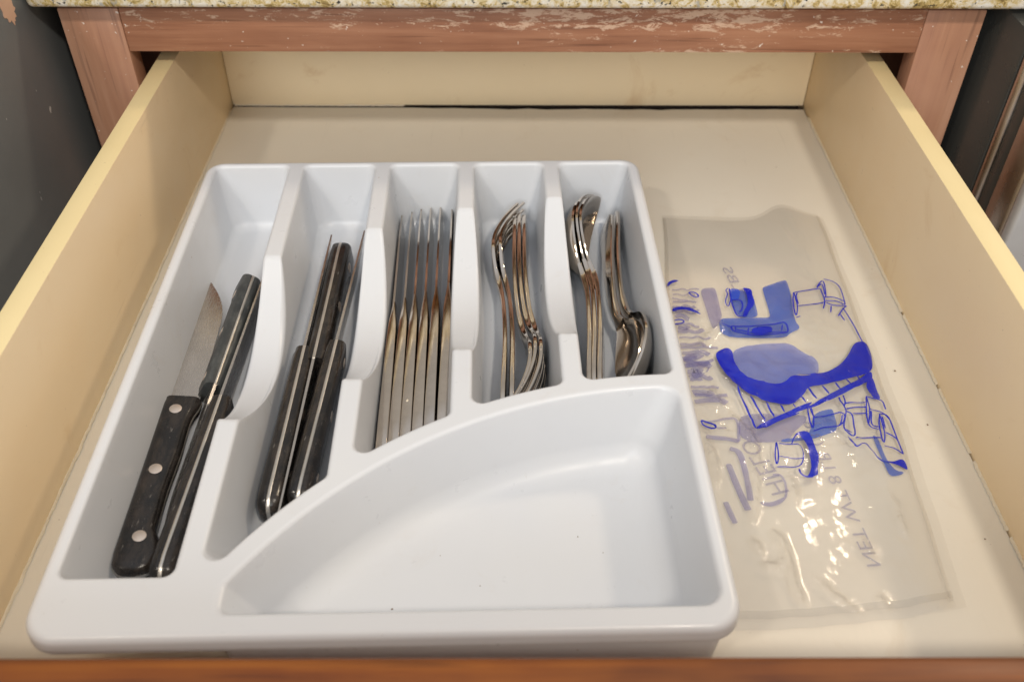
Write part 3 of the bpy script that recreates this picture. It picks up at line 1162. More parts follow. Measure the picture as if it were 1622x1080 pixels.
# ------------------------------------------------------------------ plastic ice bag
PR = json.loads(r'''{"f":[["back_lettering","pale",[[162.1,-255.4],[164.2,-253.3],[178.9,-246.2],[180.7,-247.1],[180.5,-262.7],[176.5,-288.7],[179.1,-296.4],[170.6,-301.2],[167.6,-304.9],[155.3,-305.8],[126.5,-304.9],[127.1,-286.8],[137.9,-286.3],[153.8,-285.8],[160.4,-285.8],[162.0,-283.4]]],["back_lettering","violet",[[119.9,-255.5],[129.3,-254.2],[130.8,-256.5],[130.5,-271.9],[130.2,-286.8],[122.7,-298.3],[121.4,-290.7],[120.6,-272.0]]],["back_lettering","pale",[[139.1,-258.1],[146.4,-257.0],[154.7,-258.1],[154.3,-276.9],[153.5,-285.8],[139.2,-285.8]]],["back_lettering","violet",[[124.2,-374.5],[133.3,-371.4],[164.7,-372.6],[163.5,-377.6],[152.1,-388.3],[149.1,-394.2],[121.8,-393.8]]],["back_lettering","pale",[[168.5,-371.6],[180.6,-367.3],[180.9,-370.8],[180.0,-384.9],[171.6,-388.2],[164.2,-391.4],[145.1,-394.6],[145.8,-391.4],[162.3,-389.8]]],["back_lettering","pale",[[197.9,-388.2],[201.1,-389.8],[200.9,-406.3],[203.5,-414.7],[208.4,-415.8],[205.4,-418.1],[199.3,-419.2],[198.7,-411.7]]],["back_lettering","violet",[[102.2,-336.1],[112.6,-337.8],[115.1,-330.0],[108.6,-341.2],[102.5,-342.1]]],["back_lettering","violet",[[99.4,-322.2],[107.1,-319.6],[114.1,-321.4],[107.2,-326.7],[99.8,-328.4]]],["back_lettering","violet",[[124.2,-436.0],[130.7,-436.9],[139.0,-432.7],[139.3,-434.1],[134.8,-438.3],[129.3,-439.8],[125.2,-438.3]]],["drip","blue",[[98.0,-252.9],[99.4,-249.2],[103.3,-247.2],[106.5,-248.1],[106.0,-249.2],[101.5,-250.8],[98.8,-253.9]]],["drip","blue",[[98.4,-277.5],[102.7,-276.0],[108.9,-277.5],[113.9,-281.9],[116.5,-285.9],[111.3,-282.9],[106.0,-279.8],[102.2,-279.5],[98.2,-281.0]]],["drink_glass","blue",[[146.8,-297.6],[159.9,-295.7],[159.2,-302.1],[153.2,-304.0],[145.7,-303.2]]],["melting_ice_cube","blue",[[148.1,-257.0],[151.0,-257.0],[154.2,-259.1],[153.2,-265.8],[153.8,-271.9],[151.9,-275.9],[148.6,-279.9],[145.9,-285.8],[143.0,-285.8],[144.9,-280.9],[148.3,-274.9],[149.5,-269.9],[149.9,-262.7]]],["melting_ice_cube","mid",[[139.1,-258.1],[145.6,-258.1],[145.9,-262.7],[143.5,-269.4],[138.9,-269.9],[138.5,-265.8]]],["melting_ice_cube","blue",[[149.0,-398.3],[151.3,-393.5],[154.6,-389.2],[158.6,-387.7],[161.4,-389.2],[162.6,-394.0],[162.1,-398.8],[162.8,-406.1],[161.6,-411.1],[159.8,-415.2],[159.3,-419.6],[157.5,-421.3],[152.1,-421.9],[154.0,-420.1],[156.6,-415.2],[157.4,-409.1],[158.2,-399.8],[157.7,-394.6],[155.2,-390.1],[152.1,-393.5],[149.8,-398.3]]],["lounger","blue",[[131.7,-385.3],[134.3,-383.4],[143.3,-377.6],[151.5,-373.4],[161.2,-368.3],[170.3,-363.9],[165.4,-369.0],[178.6,-360.4],[187.6,-354.7],[199.5,-348.0],[210.6,-337.9],[212.2,-338.8],[210.8,-344.4],[203.4,-349.8],[193.5,-356.0],[181.7,-363.0],[167.7,-369.5],[155.6,-374.1],[161.2,-373.0],[150.6,-377.6],[142.3,-382.2],[136.6,-386.0],[133.7,-386.5]]],["lounger","blue",[[204.6,-349.8],[211.6,-341.6],[210.5,-353.4],[210.9,-361.7],[207.0,-361.3],[205.5,-357.8]]],["lounger","blue",[[119.2,-323.0],[121.6,-319.4],[126.9,-316.7],[130.7,-319.4],[129.7,-328.3],[131.6,-337.8],[136.3,-344.2],[143.3,-347.3],[149.2,-349.6],[156.6,-348.0],[162.5,-342.5],[168.1,-343.3],[175.6,-342.1],[163.6,-341.6],[177.6,-341.6],[189.7,-337.0],[200.4,-325.7],[209.0,-311.1],[216.9,-309.1],[217.2,-321.8],[213.3,-337.0],[203.5,-342.5],[193.5,-346.6],[179.7,-351.1],[169.2,-352.9],[166.0,-358.7],[157.4,-366.5],[163.8,-361.9],[156.8,-367.5],[149.9,-367.9],[142.1,-364.3],[135.8,-358.7],[128.8,-352.9],[123.3,-344.6],[120.0,-332.7]]],["lounger","wash",[[130.7,-319.4],[138.2,-314.9],[156.9,-313.0],[168.9,-314.0],[173.3,-321.2],[179.4,-326.5],[181.0,-330.4],[179.8,-337.9],[177.6,-341.8],[163.6,-341.8],[168.2,-343.2],[162.5,-342.3],[156.6,-347.8],[149.2,-349.5],[143.3,-347.1],[136.3,-344.0],[131.6,-337.7],[129.8,-328.1]]],["water_line","blue",[[182.3,-391.8],[184.6,-399.7],[185.9,-400.3],[189.8,-397.9],[191.9,-398.9],[193.9,-406.3],[197.7,-410.9],[203.2,-410.2],[210.1,-406.7],[210.4,-416.2],[205.5,-412.0],[199.8,-411.7],[195.5,-410.5],[192.4,-403.2],[191.2,-399.3],[189.6,-398.8],[185.7,-401.0],[183.9,-400.3],[182.6,-396.2]]]],"s":[["back_lettering","violet",1.2,[[101.1,-256.6],[104.8,-256.8],[108.8,-255.1],[111.3,-257.9],[115.5,-255.2],[119.6,-256.4]]],["back_lettering","violet",1.0,[[101.1,-261.7],[104.0,-261.0],[106.7,-262.9],[109.6,-262.7],[113.2,-259.6],[115.9,-262.3]]],["back_lettering","violet",1.4,[[100.0,-265.4],[102.6,-266.0],[104.4,-267.3],[106.4,-267.8],[108.1,-267.6],[110.1,-268.6]]],["back_lettering","violet",1.6,[[100.1,-269.4],[102.6,-269.3],[106.6,-269.7],[109.6,-269.1],[112.6,-269.4],[115.5,-270.4]]],["back_lettering","violet",2.6,[[99.1,-274.7],[102.1,-275.1],[105.1,-275.7],[108.3,-272.8],[110.9,-276.4],[114.2,-274.6]]],["back_lettering","violet",2.0,[[100.2,-279.6],[103.4,-280.1],[106.3,-278.6],[109.6,-281.9],[112.0,-281.4],[116.0,-278.0]]],["back_lettering","violet",3.2,[[99.6,-285.0],[102.2,-283.7],[103.7,-283.3],[105.5,-284.0],[107.0,-287.0],[108.3,-287.5]]],["back_lettering","violet",2.0,[[99.3,-292.1],[102.6,-291.7],[105.1,-292.4],[108.7,-291.3],[110.7,-294.3],[113.8,-295.1]]],["back_lettering","violet",3.6,[[100.0,-295.4],[101.0,-295.6],[102.6,-295.8],[104.0,-296.0],[106.0,-295.5],[106.8,-296.7]]],["back_lettering","violet",3.0,[[99.3,-299.3],[103.3,-299.5],[106.3,-298.1],[109.1,-299.8],[111.9,-300.0],[116.2,-297.1]]],["back_lettering","violet",1.6,[[99.5,-304.9],[103.7,-304.6],[107.6,-305.6],[111.4,-303.3],[115.5,-307.0],[119.5,-304.7]]],["back_lettering","violet",2.4,[[99.1,-311.6],[102.1,-311.5],[105.2,-312.1],[108.4,-311.4],[112.3,-309.8],[114.8,-313.1]]],["back_lettering","violet",2.0,[[99.0,-314.7],[104.1,-314.5],[108.1,-314.9],[113.4,-313.6],[117.6,-314.3],[122.6,-314.7]]],["back_lettering","violet",3.4,[[99.4,-319.2],[102.2,-319.9],[106.2,-319.4],[109.1,-318.2],[112.8,-318.2],[116.0,-321.3]]],["back_lettering","violet",3.0,[[98.6,-324.2],[100.9,-324.7],[102.9,-324.0],[104.0,-323.7],[106.5,-323.5],[107.8,-324.0]]],["back_lettering","violet",2.2,[[99.1,-326.6],[103.2,-326.0],[105.7,-327.9],[110.0,-328.4],[113.1,-328.6],[117.8,-325.3]]],["back_lettering","violet",3.8,[[99.3,-331.0],[102.4,-330.7],[105.2,-330.2],[108.4,-329.1],[111.7,-329.7],[115.3,-328.3]]],["back_lettering","violet",2.0,[[100.5,-328.1],[103.3,-328.6],[106.3,-328.1],[108.2,-328.7],[111.5,-327.0],[114.7,-328.0]]],["back_lettering","violet",3.4,[[100.3,-331.4],[103.6,-330.6],[106.1,-331.9],[109.3,-331.9],[112.5,-329.6],[115.2,-332.5]]],["back_lettering","violet",4.0,[[100.2,-336.4],[102.7,-336.7],[104.8,-334.8],[106.1,-337.3],[107.8,-335.2],[109.8,-336.2]]],["back_lettering","violet",3.2,[[100.5,-341.2],[103.8,-340.3],[105.9,-340.3],[108.9,-339.8],[112.1,-342.7],[114.3,-341.2]]],["back_lettering","violet",2.0,[[100.9,-343.2],[102.2,-343.6],[104.0,-343.0],[105.0,-342.8],[106.3,-343.6],[108.3,-342.8]]],["back_lettering","violet",2.0,[[100.5,-349.3],[104.0,-349.8],[107.7,-349.3],[110.9,-350.0],[113.9,-349.1],[117.0,-350.6]]],["back_lettering","violet",4.2,[[100.8,-354.4],[103.3,-353.7],[105.5,-354.7],[107.5,-353.9],[109.9,-355.7],[113.0,-353.6]]],["back_lettering","violet",2.4,[[101.7,-356.5],[105.1,-356.2],[108.8,-357.0],[113.1,-357.5],[117.2,-356.9],[121.2,-356.5]]],["back_lettering","violet",3.6,[[100.9,-362.0],[104.7,-361.3],[109.3,-360.8],[112.5,-360.6],[117.0,-360.6],[119.5,-363.5]]],["back_lettering","violet",1.6,[[103.8,-379.2],[110.8,-377.6],[117.9,-375.5],[124.1,-375.5],[121.3,-393.5]]],["back_lettering","violet",2.6,[[103.2,-389.7],[109.7,-390.9],[115.1,-391.2],[121.3,-393.5]]],["back_lettering","violet",1.4,[[109.9,-383.1],[116.0,-383.1]]],["back_lettering","violet",3.0,[[115.1,-398.8],[120.2,-400.9],[120.7,-413.1],[120.5,-427.9],[119.8,-435.5]]],["back_lettering","violet",3.4,[[112.3,-410.1],[114.3,-425.0],[116.1,-435.5],[117.4,-442.0]]],["back_lettering","violet",2.6,[[106.2,-436.4],[107.5,-443.9],[108.9,-450.7]]],["back_lettering","violet",1.2,[[135.4,-418.1],[139.3,-417.6],[141.0,-422.1],[140.3,-429.8],[138.8,-433.6]]],["drip","blue",0.9,[[111.5,-261.7],[113.8,-261.2],[116.7,-263.3],[117.5,-266.9],[114.9,-266.9],[112.4,-264.3],[111.5,-261.7]]],["drip","blue",0.9,[[98.3,-289.8],[101.5,-289.3],[104.4,-291.2],[103.5,-293.1],[98.1,-293.4]]],["drip","blue",1.0,[[101.9,-378.8],[103.8,-379.2],[108.5,-381.5],[109.7,-384.1],[108.4,-385.1],[105.3,-383.6],[102.3,-381.5],[101.9,-378.8]]],["drink_glass","blue",0.8,[[127.7,-294.5],[133.7,-297.6]]],["drink_glass","blue",0.9,[[133.9,-296.4],[135.5,-296.0],[145.3,-296.9],[150.6,-295.5],[160.8,-294.5],[167.4,-292.8],[169.6,-294.0],[169.6,-300.2],[167.9,-303.2],[153.7,-304.9],[144.0,-304.0],[134.6,-301.0],[133.4,-299.3],[133.9,-296.4]]],["drink_glass","blue",0.8,[[136.7,-296.4],[135.5,-301.2]]],["drink_glass","blue",0.8,[[136.5,-299.5],[144.3,-302.1],[167.8,-302.3]]],["drink_glass","blue",0.8,[[144.9,-297.4],[143.0,-304.0]]],["drink_glass","blue",0.8,[[166.8,-295.5],[165.0,-301.2]]],["melting_ice_cube","blue",0.9,[[139.1,-258.1],[138.3,-269.9],[138.6,-278.9],[139.6,-285.8],[143.0,-285.8]]],["melting_ice_cube","blue",0.9,[[138.9,-269.9],[144.2,-269.4],[145.4,-272.9],[144.3,-278.9],[142.0,-281.4]]],["melting_ice_cube","blue",0.6,[[138.4,-258.1],[136.1,-260.2],[137.4,-263.8],[133.7,-271.9],[135.3,-277.5],[138.0,-269.9]]],["melting_ice_cube","blue",1.0,[[149.4,-416.4],[149.2,-419.3],[151.3,-421.7],[156.0,-421.5]]],["melting_ice_cube","blue",0.7,[[140.7,-397.7],[140.3,-407.6],[137.5,-414.7],[138.3,-406.0],[140.7,-397.7]]],["melting_ice_cube","blue",0.6,[[141.9,-398.6],[149.0,-398.3],[153.2,-398.8],[154.3,-400.9],[153.9,-409.1],[149.7,-415.7],[137.5,-414.7]]],["melting_ice_cube","blue",0.5,[[140.3,-407.9],[147.3,-409.1],[153.9,-409.1]]],["ice_cube_outline","blue",0.8,[[181.7,-261.9],[179.1,-270.5],[177.4,-281.1],[177.0,-289.1],[180.9,-277.3],[181.5,-266.6],[181.7,-261.9]]],["ice_cube_outline","blue",0.8,[[181.6,-262.2],[188.9,-260.2],[200.2,-257.8],[200.4,-260.6],[200.6,-271.0],[197.6,-278.2]]],["ice_cube_outline","blue",0.8,[[180.9,-276.8],[190.5,-274.4],[200.1,-272.0]]],["ice_cube_outline","blue",0.8,[[181.9,-274.4],[182.2,-265.6],[184.0,-262.5]]],["ice_cube_outline","blue",0.8,[[177.0,-289.1],[180.2,-287.5]]],["ice_cube_outline","blue",0.8,[[198.3,-257.6],[199.8,-254.1],[205.2,-247.7],[202.6,-265.6],[201.2,-267.6]]],["ice_cube_outline","blue",0.8,[[205.2,-247.7],[210.6,-249.0],[214.5,-253.6],[214.3,-262.6],[213.1,-273.9]]],["ice_cube_outline","blue",0.8,[[201.3,-267.1],[207.3,-266.8],[213.1,-270.5]]],["ice_cube_outline","blue",0.8,[[200.7,-270.5],[207.6,-270.5],[213.0,-274.4]]],["ice_cube_outline","blue",0.8,[[200.9,-272.5],[205.1,-275.3],[213.7,-275.3]]],["ice_cube_outline","blue",0.8,[[203.5,-275.3],[201.5,-282.0]]],["ice_cube_outline","blue",0.8,[[213.7,-275.3],[210.5,-278.2],[205.4,-285.8]]],["ice_cube_outline","blue",0.8,[[207.1,-283.9],[208.4,-290.5]]],["ice_cube_outline","blue",0.8,[[210.8,-278.2],[213.1,-293.2],[214.0,-305.1],[214.8,-314.8],[212.2,-336.1]]],["ice_cube_outline","blue",0.8,[[199.1,-256.6],[203.3,-251.6],[201.9,-264.6]]],["lounger","blue",1.0,[[127.3,-352.9],[132.0,-385.3]]],["lounger","blue",1.0,[[134.0,-359.1],[138.3,-380.3]]],["lounger","blue",1.0,[[141.9,-365.1],[144.3,-376.9]]],["lounger","blue",1.0,[[149.5,-368.3],[151.1,-373.0]]],["lounger","blue",1.0,[[157.1,-367.5],[158.1,-369.5]]],["lounger","blue",1.0,[[163.5,-360.7],[165.2,-365.9]]],["lounger","blue",1.0,[[169.3,-353.3],[171.8,-361.9]]],["lounger","blue",1.0,[[169.4,-353.4],[172.2,-362.6]]],["lounger","blue",1.0,[[177.9,-352.0],[180.6,-358.7]]],["lounger","blue",1.0,[[186.4,-349.8],[188.2,-354.7]]],["lounger","blue",1.0,[[193.8,-346.6],[195.3,-350.7]]],["lounger","blue",1.0,[[201.5,-343.0],[202.5,-346.2]]],["lounger","blue",1.0,[[207.2,-339.8],[207.3,-342.5]]],["ice_cube_outline","blue",0.8,[[165.4,-369.0],[163.9,-376.6],[163.7,-388.6],[166.8,-378.3],[166.5,-369.9]]],["ice_cube_outline","blue",0.8,[[166.8,-378.3],[175.8,-376.2],[186.1,-374.1],[181.9,-384.5],[173.2,-386.5],[163.7,-388.6]]],["ice_cube_outline","blue",0.8,[[167.4,-369.5],[167.0,-377.5]]],["ice_cube_outline","blue",0.8,[[179.7,-384.9],[181.7,-381.6],[183.5,-376.6]]],["ice_cube_outline","blue",0.8,[[185.3,-362.2],[185.3,-365.6],[186.2,-369.5],[186.6,-373.7],[184.0,-380.0],[181.7,-385.7],[181.6,-389.0],[185.9,-395.0],[188.1,-384.9],[189.7,-375.8],[186.6,-373.7]]],["ice_cube_outline","blue",0.8,[[188.4,-360.0],[187.7,-367.3],[186.2,-369.5]]],["ice_cube_outline","blue",0.8,[[187.3,-367.5],[194.5,-366.1],[200.3,-366.1]]],["ice_cube_outline","blue",0.8,[[187.0,-372.0],[193.4,-369.9],[199.4,-369.5]]],["ice_cube_outline","blue",0.8,[[189.8,-375.4],[198.0,-374.1]]],["ice_cube_outline","blue",0.8,[[185.9,-395.0],[192.9,-393.4],[201.4,-392.6]]],["ice_cube_outline","blue",0.8,[[182.4,-388.2],[184.9,-391.0]]],["ice_cube_outline","blue",0.8,[[202.4,-360.0],[198.0,-374.1],[197.0,-384.9],[202.2,-385.9]]],["ice_cube_outline","blue",0.8,[[202.4,-360.0],[201.2,-371.6],[197.7,-381.6]]],["ice_cube_outline","blue",0.8,[[202.4,-360.0],[208.1,-361.7],[211.4,-363.0],[211.2,-369.9]]],["ice_cube_outline","blue",0.8,[[201.3,-371.2],[208.3,-371.6],[211.1,-378.3]]],["ice_cube_outline","blue",0.8,[[201.6,-372.4],[198.5,-383.3],[202.7,-384.1]]],["ice_cube_outline","blue",0.8,[[206.4,-373.7],[203.0,-383.3],[201.3,-398.9],[205.3,-388.6],[206.0,-375.0]]],["ice_cube_outline","blue",0.8,[[206.4,-373.7],[210.6,-374.1],[211.2,-380.0],[210.8,-393.0],[210.9,-404.0]]],["ice_cube_outline","blue",0.8,[[205.3,-388.6],[209.2,-390.6],[210.8,-393.0]]],["ice_cube_outline","blue",0.8,[[201.3,-398.9],[207.4,-400.1],[210.9,-404.0]]],["ice_cube_outline","blue",0.8,[[207.0,-375.8],[206.4,-384.9]]]],"c":[[[121.2,-378.3],[127.5,-391.4],[128.3,-399.8],[127.2,-413.1],[123.5,-427.9],[119.8,-443.0],[116.3,-455.6]],[[114.7,-461.7],[117.5,-472.9]],[[118.6,-337.4],[122.7,-348.0],[128.0,-353.8],[133.6,-361.1]],[[118.6,-374.5],[124.2,-383.7],[128.3,-397.1],[127.4,-404.3]],[[110.0,-354.6],[112.4,-361.1],[115.6,-369.1]],[[116.0,-477.0],[121.9,-478.7],[127.7,-480.7]],[[127.2,-473.7],[129.7,-481.2]],[[130.4,-462.2],[130.4,-490.2],[133.5,-500.8]],[[138.6,-481.9],[150.6,-495.6],[158.8,-504.2]],[[126.9,-295.5],[119.1,-304.9],[112.0,-315.0],[109.1,-322.2]],[[143.3,-420.1],[143.0,-431.7],[139.7,-443.0]],[[194.7,-431.8],[194.7,-448.5],[195.0,-459.2]],[[101.6,-384.9],[104.6,-410.1],[101.7,-429.8]],[[126.4,-457.4],[128.4,-467.8]],[[171.0,-460.1],[174.0,-474.6]],[[170.9,-493.8],[172.5,-501.9]]]}''')
CRE = [[Vector(p) for p in c] for c in PR['c']]
CREH = [random.uniform(1.8, 3.4) for _ in CRE]


def seg_dist(p, a, b2):
    ab = b2 - a
    t = max(0, min(1, (p - a).dot(ab) / max(1e-6, ab.dot(ab))))
    return (p - a - ab * t).length, t


CBB = [(min(p.x for p in c) - 12, max(p.x for p in c) + 12, min(p.y for p in c) - 12, max(p.y for p in c) + 12) for c in CRE]


def bag_edges(v):
    """v 0 (back) .. 1 (front): left and right x, y in mm"""
    y = -172 - 335 * v
    xl = 105 - 14 * min(1, v * 2.2) + 1.2 * wob(v * 6, 1.0)
    xr = 221.5 - 3 * v - 12 * v ** 2 + 1.6 * wob(v * 7, 5.0)
    return xl, xr, y


def bag_uvy(u, v):
    xl, xr, y = bag_edges(v)
    x = xl + (xr - xl) * u
    # wavy open mouth at the back, slightly skewed seal at the front
    yb = 3 - 4 * math.sin(u * math.pi) + 16 * math.exp(-((u - 0.78) / 0.14) ** 2)
    yf_ = -2 - 4 * (1 - u) + 9 * u ** 3 + 1.2 * wob(u * 7, 3.0)
    return x, y + yb * (1 - v) ** 6 + yf_ * v ** 4


def bag_z(x, y, top=True, crk=False):
    """height in mm of the upper (or lower) film"""
    v = (-172 - y) / 335
    v = min(1, max(0, v))
    xl, xr, _ = bag_edges(v)
    u = min(1, max(0, (x - xl) / (xr - xl)))
    edge = (1 - abs(2 * u - 1) ** 5) * (1 - v ** 14) * (1 - (1 - v) ** 22 * 0.6)
    if not top:
        return 0.45 + 0.5 * edge * (0.5 + wob(x * .03, y * .03, 8))
    z = 0.95 + edge * 3.0 * (0.6 + 0.5 * wob(x * .018, y * .012, 2) + 0.4 * wob(x * .045, y * .03, 6))
    cr_ = 0.0
    p = Vector((x, y))
    for c, h, bb in zip(CRE, CREH, CBB):
        if not (bb[0] < x < bb[1] and bb[2] < y < bb[3]):
            continue
        best, tt = 99, 0
        for k in range(len(c) - 1):
            d, t = seg_dist(p, c[k], c[k + 1])
            if d < best:
                best, tt = d, (k + t) / (len(c) - 1)
        cr_ += h * math.exp(-(best / 2.0) ** 1.3) * (0.25 + math.sin(tt * math.pi)) * (0.8 + 0.4 * wob(x * .2, y * .2, 4))
    rough = max(0, 1 - abs(v - 0.62) / 0.42)
    fine = (1 - abs(wob(x * .085, y * .03, 11))) ** 5 * 2.4 + (1 - abs(wob(x * .05, y * .09, 17))) ** 6 * 2.0
    if crk:
        return min(1.0, cr_ / 1.6) * 0.8 + rough * 0.10 * max(0, 0.35 + wob(x * .03, y * .02, 33)) + 0.012
    z += edge * (cr_ + rough * fine * (0.55 + 0.45 * wob(x * .02, y * .02, 21)))
    return max(0.9, z)


bag = empty("ice_bag", "clear crinkled plastic ice bag with blue printing lying beside the white tray", "bag")
NU, NV = 84, 210
vs, fs = [], []
for j in range(NV + 1):
    for i in range(NU + 1):
        x, y = bag_uvy(i / NU, j / NV)
        vs.append(Vector((x, y, bag_z(x, y))) * MM)
for j in range(NV):
    for i in range(NU):
        a = j * (NU + 1) + i
        fs.append((a, a + 1, a + NU + 2, a + NU + 1))
up = mesh_obj("upper_film", vs, fs, 'film', bag, sharp=0)
att = up.data.attributes.new("crinkle", 'FLOAT', 'POINT')
att.data.foreach_set('value', [bag_z(v.x * 1000, v.y * 1000, True, True) for v in vs])
vs2 = []
NU2, NV2 = 40, 90
fs2 = []
for j in range(NV2 + 1):
    for i in range(NU2 + 1):
        x, y = bag_uvy(i / NU2, j / NV2)
        # the lower sheet shows a little past the upper one on the right
        x += 5.5 * (i / NU2) ** 8 * (0.4 + 0.6 * math.sin(min(1, j / NV2 * 1.2) * math.pi / 2))
        y += -2.5 * (1 - j / NV2) ** 9 - 0.0
        vs2.append(Vector((x, y, min(bag_z(x, y, False), 0.85))) * MM)
for j in range(NV2):
    for i in range(NU2):
        a = j * (NU2 + 1) + i
        fs2.append((a, a + 1, a + NU2 + 2, a + NU2 + 1))
mesh_obj("lower_film", vs2, fs2, 'film', bag, sharp=0)


# heat-sealed hem at the front and the folded side edges
def hem(f0, f1, n, name):
    vs, fs = [], []
    for k in range(n + 1):
        for q in (0, 0.5, 1):
            x, y = f0(k / n, q)
            vs.append(Vector((x, y, bag_z(x, y) + 0.12 + 0.35 * math.sin(q * math.pi))) * MM)
        if k:
            a = 3 * k
            fs += [(a - 3, a - 2, a + 1, a), (a - 2, a - 1, a + 2, a + 1)]
    return mesh_obj(name, vs, fs, 'film_edge', bag, sharp=0)


hem(lambda t, q: bag_uvy(t, 0.972 + 0.012 * q), None, 60, "sealed_hem")
hem(lambda t, q: bag_uvy(0.978 + 0.02 * q, 0.01 + 0.98 * t), None, 120, "folded_edge")
hem(lambda t, q: bag_uvy(0.002 + 0.02 * q, 0.01 + 0.98 * t), None, 120, "folded_edge")


def smooth_closed(pts, it=2):
    for _ in range(it):
        o = []
        for k in range(len(pts)):
            a, b2 = pts[k], pts[(k + 1) % len(pts)]
            o += [a * .78 + b2 * .22, a * .22 + b2 * .78]
        pts = o
    return pts


def smooth_open(pts, it=2):
    if len(pts) < 3:
        return pts
    for _ in range(it):
        o = [pts[0]]
        for k in range(len(pts) - 1):
            a, b2 = pts[k], pts[k + 1]
            o += [a * .75 + b2 * .25, a * .25 + b2 * .75]
        o.append(pts[-1])
        pts = o
    return pts


def fill_mesh(poly, lift, top):
    poly = smooth_closed([Vector(p) for p in poly], 2)
    n = len(poly)
    pts = list(poly)
    x0, x1 = min(p.x for p in poly), max(p.x for p in poly)
    y0, y1 = min(p.y for p in poly), max(p.y for p in poly)
    st = 2.2
    t2 = [tuple(p) for p in poly]
    yy = y0
    while yy < y1:
        xx = x0
        while xx < x1:
            if inside((xx, yy), t2):
                pts.append(Vector((xx, yy)))
            xx += st
        yy += st
    cd = delaunay_2d_cdt(pts, [(k, (k + 1) % n) for k in range(n)], [], 1, 1e-4)
    V = [(p.x, p.y, bag_z(p.x, p.y, top) + lift) for p in cd[0]]
    F = [tuple(f) for f in cd[2] if inside(sum((cd[0][q] for q in f), Vector((0, 0))) / len(f), t2)]
    return V, F


def stroke_mesh(path, w, lift, top):
    pts = smooth_open([Vector(p) for p in path], 2)
    # resample
    res = [pts[0]]
    for a, b2 in zip(pts, pts[1:]):
        n = max(1, int((b2 - a).length / 1.6))
        for k in range(1, n + 1):
            res.append(a.lerp(b2, k / n))
    V, F = [], []
    for k, p in enumerate(res):
        t = (res[min(k + 1, len(res) - 1)] - res[max(k - 1, 0)])
        t = t.normalized() if t.length > 1e-9 else Vector((1, 0))
        nn = Vector((-t.y, t.x))
        ww = w * 0.5 * (1.12 + 0.2 * wob(k * .23, w, 3)) * (0.55 if k in (0, len(res) - 1) else 1)
        for s in (-1, 1):
            q = p + nn * ww * s
            V.append((q.x, q.y, bag_z(q.x, q.y, top) + lift))
        if k:
            i = 2 * k
            F.append((i - 2, i - 1, i + 1, i))
    return V, F


acc = {}
cnt = 0
for kind, items in (('f', PR['f']), ('s', PR['s'])):
    for it in items:
        g, c = it[0], it[1]
        cnt += 1
        back = g == 'back_lettering'
        lift = (0.10 if back else {'wash': 0.14, 'mid': 0.17}.get(c, 0.24)) + 0.0012 * cnt
        path = it[2] if kind == 'f' else it[3]
        V, F = fill_mesh(path, lift, not back) if kind == 'f' else stroke_mesh(path, it[2], lift + 0.05, not back)
        if g in ('drip', 'back_lettering'):
            key = (g, c, cnt)
        elif g in ('melting_ice_cube', 'ice_cube_outline'):
            key = (g, c, path[0][1] > -330)
        else:
            key = (g, c, 0)
        a = acc.setdefault(key, ([], []))
        o = len(a[0])
        a[0].extend(V)
        a[1].extend(tuple(q + o for q in f) for f in F)
for (g, c, _), (V, F) in acc.items():
    mesh_obj("printed_" + g, scaled(V), F, 'ink_' + c, bag, sharp=0)


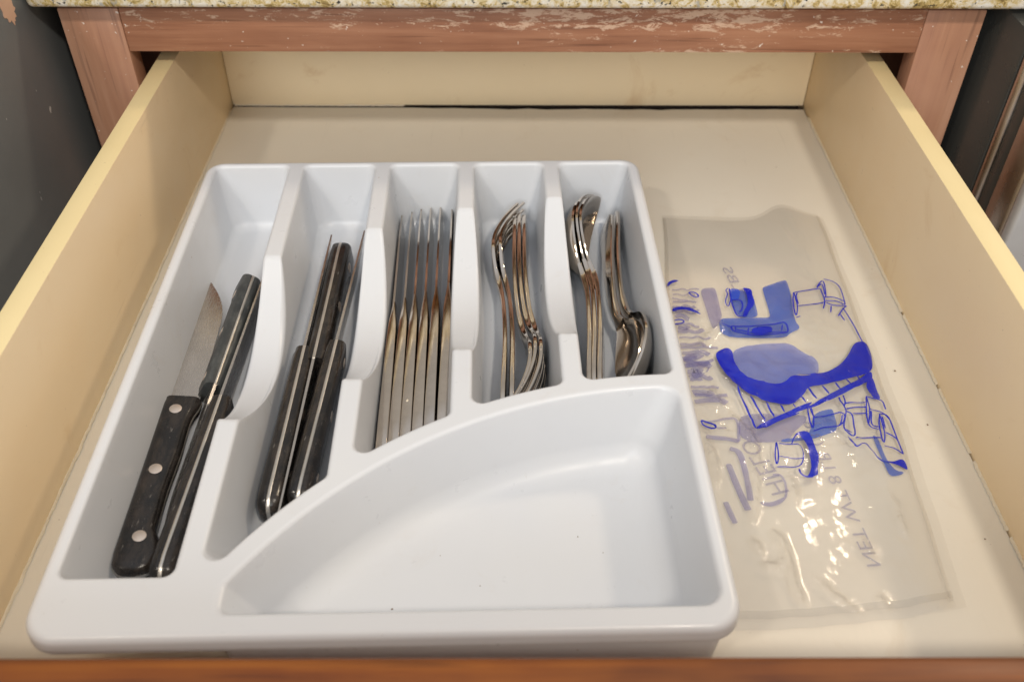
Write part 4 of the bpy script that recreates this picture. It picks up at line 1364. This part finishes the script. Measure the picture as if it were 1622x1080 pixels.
def print_text(name, body, start, end, height, mat, top=False):
    """mirrored lettering on the far film, running from start to end (mm)"""
    cu = bpy.data.curves.new(name, 'FONT')
    cu.body = body
    cu.size = 1.0
    cu.resolution_u = 3
    tmp = bpy.data.objects.new(name, cu)
    COL.objects.link(tmp)
    dg = bpy.context.evaluated_depsgraph_get()
    me = tmp.evaluated_get(dg).to_mesh()
    V = [v.co.copy() for v in me.vertices]
    F = [tuple(p.vertices) for p in me.polygons]
    bpy.data.objects.remove(tmp)
    bpy.data.curves.remove(cu)
    x0, x1 = min(v.x for v in V), max(v.x for v in V)
    y0, y1 = min(v.y for v in V), max(v.y for v in V)
    s, e_ = Vector(start), Vector(end)
    t = (e_ - s)
    ln = t.length
    t.normalize()
    nn = Vector((t.y, -t.x))      # mirrored: up of the letters lies on the other side
    out = []
    for v in V:
        q = s + t * ((v.x - x0) / (x1 - x0) * ln) + nn * ((v.y - y0) / (y1 - y0) - 0.5) * height
        out.append((q.x, q.y, bag_z(q.x, q.y, top) + 0.3))
    return mesh_obj(name, scaled(out), F, mat, bag, smooth=False)


print_text("printed_weight_text", "NET WT 8 LB (3.6", (172.7, -477.1), (163.0, -378), 9.5, 'ink_text')
print_text("printed_logo_text", "HIELO", (137.0, -431), (126.0, -393), 10.5, 'ink_text')
print_text("printed_weight_text", "LBS", (146.4, -258.0), (142.0, -232), 7.0, 'ink_text')

# ------------------------------------------------------------------ crumbs
V, F = [], []


def crumb(p, r):
    r *= 0.75
    i0 = len(V)
    for k in range(6):
        a = k * math.pi / 3 + random.random() * .4
        V.append((p[0] + r * math.cos(a) * random.uniform(.7, 1.2), p[1] + r * math.sin(a) * random.uniform(.7, 1.2), p[2] + 0.0001))
    V.append((p[0], p[1], p[2] + r * 0.7))
    for k in range(6):
        F.append((i0 + k, i0 + (k + 1) % 6, i0 + 6))


for (x, y, z, r) in ((148, -330, 2.5, .8), (147, -337, 2.5, .5), (128, -352, 2.5, .5), (190, -318, 2.5, .45), (240, -290, 2.5, .5), (252, -300, 2.5, .4), (215, -345, 2.5, .4), (30, -330, 9, .4), (170, -300, 2.5, .35)):
    q = TRAY @ (Vector((x, y, z)) * MM)
    crumb(q, r * MM)
for (x, y, r) in ((.228, -.335, .9), (.233, -.38, .8), (.215, -.30, .5), (.205, -.10, .6), (-.235, -.545, .8), (.05, -.556, .7), (.02, -.557, .5), (.236, -.46, .7), (-.02, -.10, .4), (.10, -.13, .45), (.232, -.52, .5)):
    crumb((x, y, 0.0001), r * MM)
cr_o = mesh_obj("crumbs", V, F, 'crumb', None, smooth=False)
tag(cr_o, "tiny brown crumbs scattered over the drawer floor and tray", "crumbs", None, "stuff")
